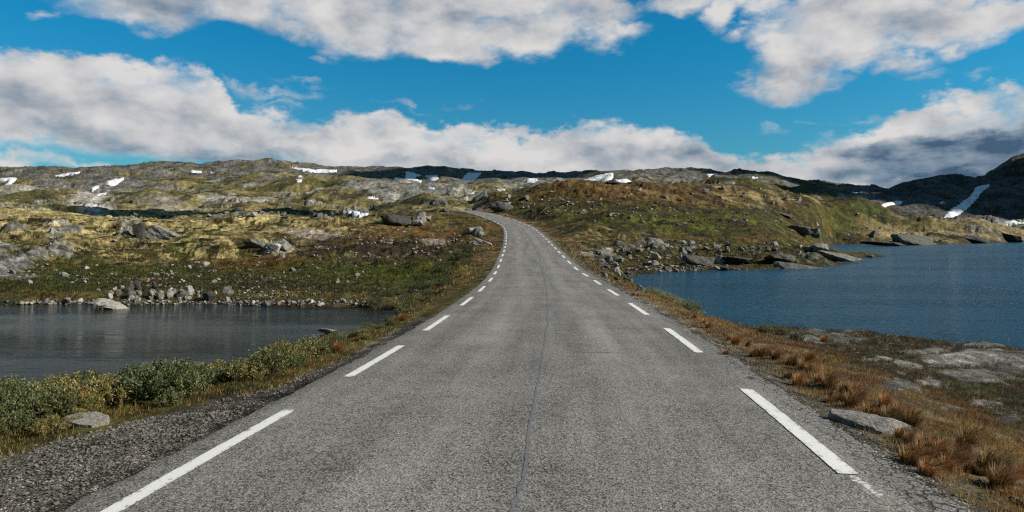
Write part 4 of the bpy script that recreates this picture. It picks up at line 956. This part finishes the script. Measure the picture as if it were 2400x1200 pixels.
bank_plants(6, shG, 'willow_shrub', 13, 17, 4.6, 5.6, .35, .5, label='very small green shrub among the rusty grass above the lake', cat='shrub', group='very small shrubs on the right verge')

def tuft_proto(name, seed, n_, ht, spread, pal, lean=.5):
    r = np.random.default_rng(seed); a = r.uniform(0, 6.28, n_); b_ = np.stack([np.cos(a), np.sin(a), a*0], -1)*(spread*.35*np.sqrt(r.random(n_)))[:, None]
    dr = np.stack([np.cos(a)*spread+lean*.12, np.sin(a)*spread, a*0], -1)*r.uniform(.3, 1.1, (n_, 1)); L_ = ht*r.uniform(.3, 1.25, n_)
    w_ = .0045; s = np.stack([-np.sin(a), np.cos(a), a*0], -1)*w_
    mid = b_+dr*.35+np.stack([a*0, a*0, L_*.62], -1); tip = b_+dr+np.stack([a*0, a*0, L_*.9], -1)
    v = np.stack([b_-s-[0, 0, .04], b_+s-[0, 0, .04], mid+s*.8, tip, mid-s*.8], 1).reshape(-1, 3); i = np.arange(n_)[:, None]*5
    f = np.concatenate([i+np.array([[0, 1, 2]]), i+np.array([[0, 2, 4]]), i+np.array([[4, 2, 3]])]); pal = np.array(pal, dtype=np.float32); c = pal[r.integers(len(pal), size=n_)]*r.uniform(.7, 1.3, (n_, 1))
    return mesh_np(name, v, f, np.repeat(c, 5, 0), mat=mgr)
palO = [(.27, .125, .045), (.21, .10, .035), (.33, .20, .09), (.13, .075, .03), (.26, .19, .09), (.09, .075, .03)]
palT = [(.40, .30, .15), (.32, .23, .10), (.24, .16, .06), (.17, .15, .05)]
tfO = [tuft_proto('grass_tuft', 500+k, 230, .20+.04*(k % 2), .17, palO, 1.0) for k in range(4)]
TUF = [(1700, 790), (1725, 800), (1755, 812), (1800, 830), (1825, 838), (1845, 850), (1870, 880), (1880, 868), (1905, 900), (1930, 905), (1950, 915), (1975, 930), (1995, 925), (2040, 955), (2060, 970), (2085, 985), (2110, 1000), (2120, 1035), (2150, 1050), (2175, 1065), (2200, 1050), (2225, 1070), (2250, 1085), (2290, 1100), (2320, 1110), (2350, 1125), (2380, 1140), (1920, 800), (2165, 1085), (2140, 1075), (2240, 1055), (1990, 945), (1660, 772), (1640, 762), (1610, 748), (1530, 708), (1550, 716), (1480, 690), (1500, 697)]
TUF = TUF+[(a+random.uniform(-30, 34)*(a/2000), b_+random.uniform(-8, 18)) for a, b_ in TUF[:34]]
for i_, (px, py) in enumerate(TUF):
    h = hit(px+random.uniform(-26, 30)*(.3+py/1200), py+random.uniform(-8, 14), 4)
    if h is None: continue
    big = .75 if py < 800 else 1.0
    e = link('grass_tuft', random.choice(tfO)); e.location = h; e.rotation_euler = (0, 0, random.uniform(-.7, .7)); s_ = big*random.uniform(.35, .85); e.scale = (s_*1.15, s_*1.1, s_)
    tag(e, 'rusty orange grass tuft on the verge between road and lake', 'grass tuft', 'rusty grass tufts on the right verge')
for px, py in ((755, 826), (770, 822), (925, 760), (940, 752), (790, 826)):
    h = hit(px, py, 4); e = link('grass_tuft', random.choice(tfO)); e.location = h; s_ = random.uniform(.8, 1.1); e.scale = (s_, s_, s_*.9)
    tag(e, 'rusty orange grass tuft on the bank between road and pond', 'grass tuft', 'rusty grass tufts on the left bank')
# short grass: one mass of blades, coloured like the turf under it
def grass(name, n_, region, hmin, hmax, seed, lab, pal=None, wmul=1., dens=None):
    r = np.random.default_rng(seed); y = region[0]*(region[1]/region[0])**r.random(n_)
    u_ = r.uniform(region[2], region[3], n_); x = u_*y; rd, _, _ = road_frame(x, y); zz, ri, ci = gzv(x, y)
    sw = np.where(rd < 0, np.interp(y, [0, 4, 5, 5.7, 6.9, 8.7, 10.6, 14, 20, 40, 70, 110, 200], [2.6, 2.3, 1.8, 1.5, 1.1, .4, .25, .3, .5, .6, .6, .6, .8]), .25)
    ok = (np.abs(rd) > 2.95+sw+.3*gn(x*1.5, y*1.5, 9)) & (zz > .06) & (rock[ri, ci] < .38+.2*r.random(n_)) & (fbm(x/.7, y/.7, 3, seed) > region[4]+.25*(r.random(n_)-.5))
    x, y, zz, ri, ci, rd = [q[ok] for q in (x, y, zz, ri, ci, rd)]; m_ = len(x); a = r.uniform(0, 6.28, m_)
    hh = r.uniform(hmin, hmax, m_)*(.6+.8*np.clip(fbm(x/.5, y/.5, 2, seed+5)+.5, 0, 1)); w_ = np.maximum(.003, y*.00045)*wmul
    b_ = np.stack([x, y, zz-.01], -1); s = np.stack([np.cos(a), np.sin(a), a*0], -1)*w_[:, None]; lean = np.stack([r.normal(size=m_)*.35+.15, r.normal(size=m_)*.3, np.ones(m_)], -1)*hh[:, None]
    v = np.stack([b_-s, b_+s, b_+lean], 1).reshape(-1, 3)
    cb = col[ri, ci]*1.5; pl = np.array(palT+([(.16, .17, .04), (.10, .13, .03)] if name == 'grass' else [(.12, .14, .03), (.07, .10, .02), (.10, .10, .03), (.06, .07, .02), (.09, .12, .025)]), dtype=np.float32)
    pl = pl[r.integers(len(pl), size=m_)]
    nearr = (np.abs(rd) < 5.0)[:, None]; hh = hh*np.where((name == 'grass') & (rd > 3.3) & (rd < 5.2) & (fbm(x/.55, y/.9, 3, 88) > .0), 1.9, 1)*np.where((y < 30) & (rd > 0), 1-.62*sstep(4.6, 6.5, rd), 1); c = np.where(nearr, pl*.75+cb*.25, np.where((y > 28)[:, None], cb*.62, cb*.62+pl*.10))*r.uniform(.6, 1.35, (m_, 1))
    if name == 'grass':
        rm = (sstep(-.05, .12, fbm(x/.55, y/.9, 3, 88))*sstep(3.2, 3.7, rd)*(1-sstep(4.6, 5.8, rd)))[:, None]
        c = c*(1-rm)+np.array(palO, dtype=np.float32)[r.integers(len(palO), size=m_)]*rm
    o = link(name, mesh_np(name, v, np.arange(m_*3).reshape(-1, 3), np.repeat(c, 3, 0), mat=mgr)); tag(o, lab, 'grass', kind='stuff')
grass('grass', 200000, (4.2, 34, .12, .80, -.12), .025, .075, 21, 'short dry tan and green grass over the right verge and lake bank')
grass('bank_grass', 150000, (4.2, 62, -.80, .10, -.3), .02, .075, 22, 'mixed short grass along the left verge and banks')
grass('meadow_grass', 90000, (30, 80, -.78, .45, .02), .07, .16, 23, 'rough heath vegetation over the slopes beyond the water', wmul=2.2)

# ------------------------------------------------------------------ clouds that stand right of the picture, on the sun's side, and shade parts of the mountains
import bmesh
def cloud(target, rx, ry, seed, alt=1300):
    t_ = (alt-target[2])/sd_.z; cx, cy = target[0]+sd_.x*t_, target[1]+sd_.y*t_
    bm = bmesh.new(); bmesh.ops.create_icosphere(bm, subdivisions=5, radius=1); D = np.array([v.co for v in bm.verts]); f = np.array([[v.index for v in q.verts] for q in bm.faces]); bm.free()
    k = 1+.55*fbm(D[:, 0]*1.6+D[:, 2]*.6+seed*3.1, D[:, 1]*1.6+D[:, 2]*.5+seed, 6, seed, .62)
    P = D*k[:, None]*np.array([rx, ry, 45.]); P[:, 2] = np.where(P[:, 2] < 0, P[:, 2]*.3, P[:, 2])
    o = link('cloud', mesh_np('cloud', P, f, smooth=True, mat=mcl)); o.location = (cx, cy, alt); tag(o, kind='structure')
mcl, n, b = mat_new('cloud', 1.0, 0.); b.inputs['Base Color'].default_value = (.8, .8, .8, 1)
cloud((-70, 1180, 110), 200, 290, 1)
cloud((-95, 262, 12), 55, 24, 3)
cloud((500, 600, 40), 330, 150, 4)
cloud((470, 1150, 80), 190, 260, 5)
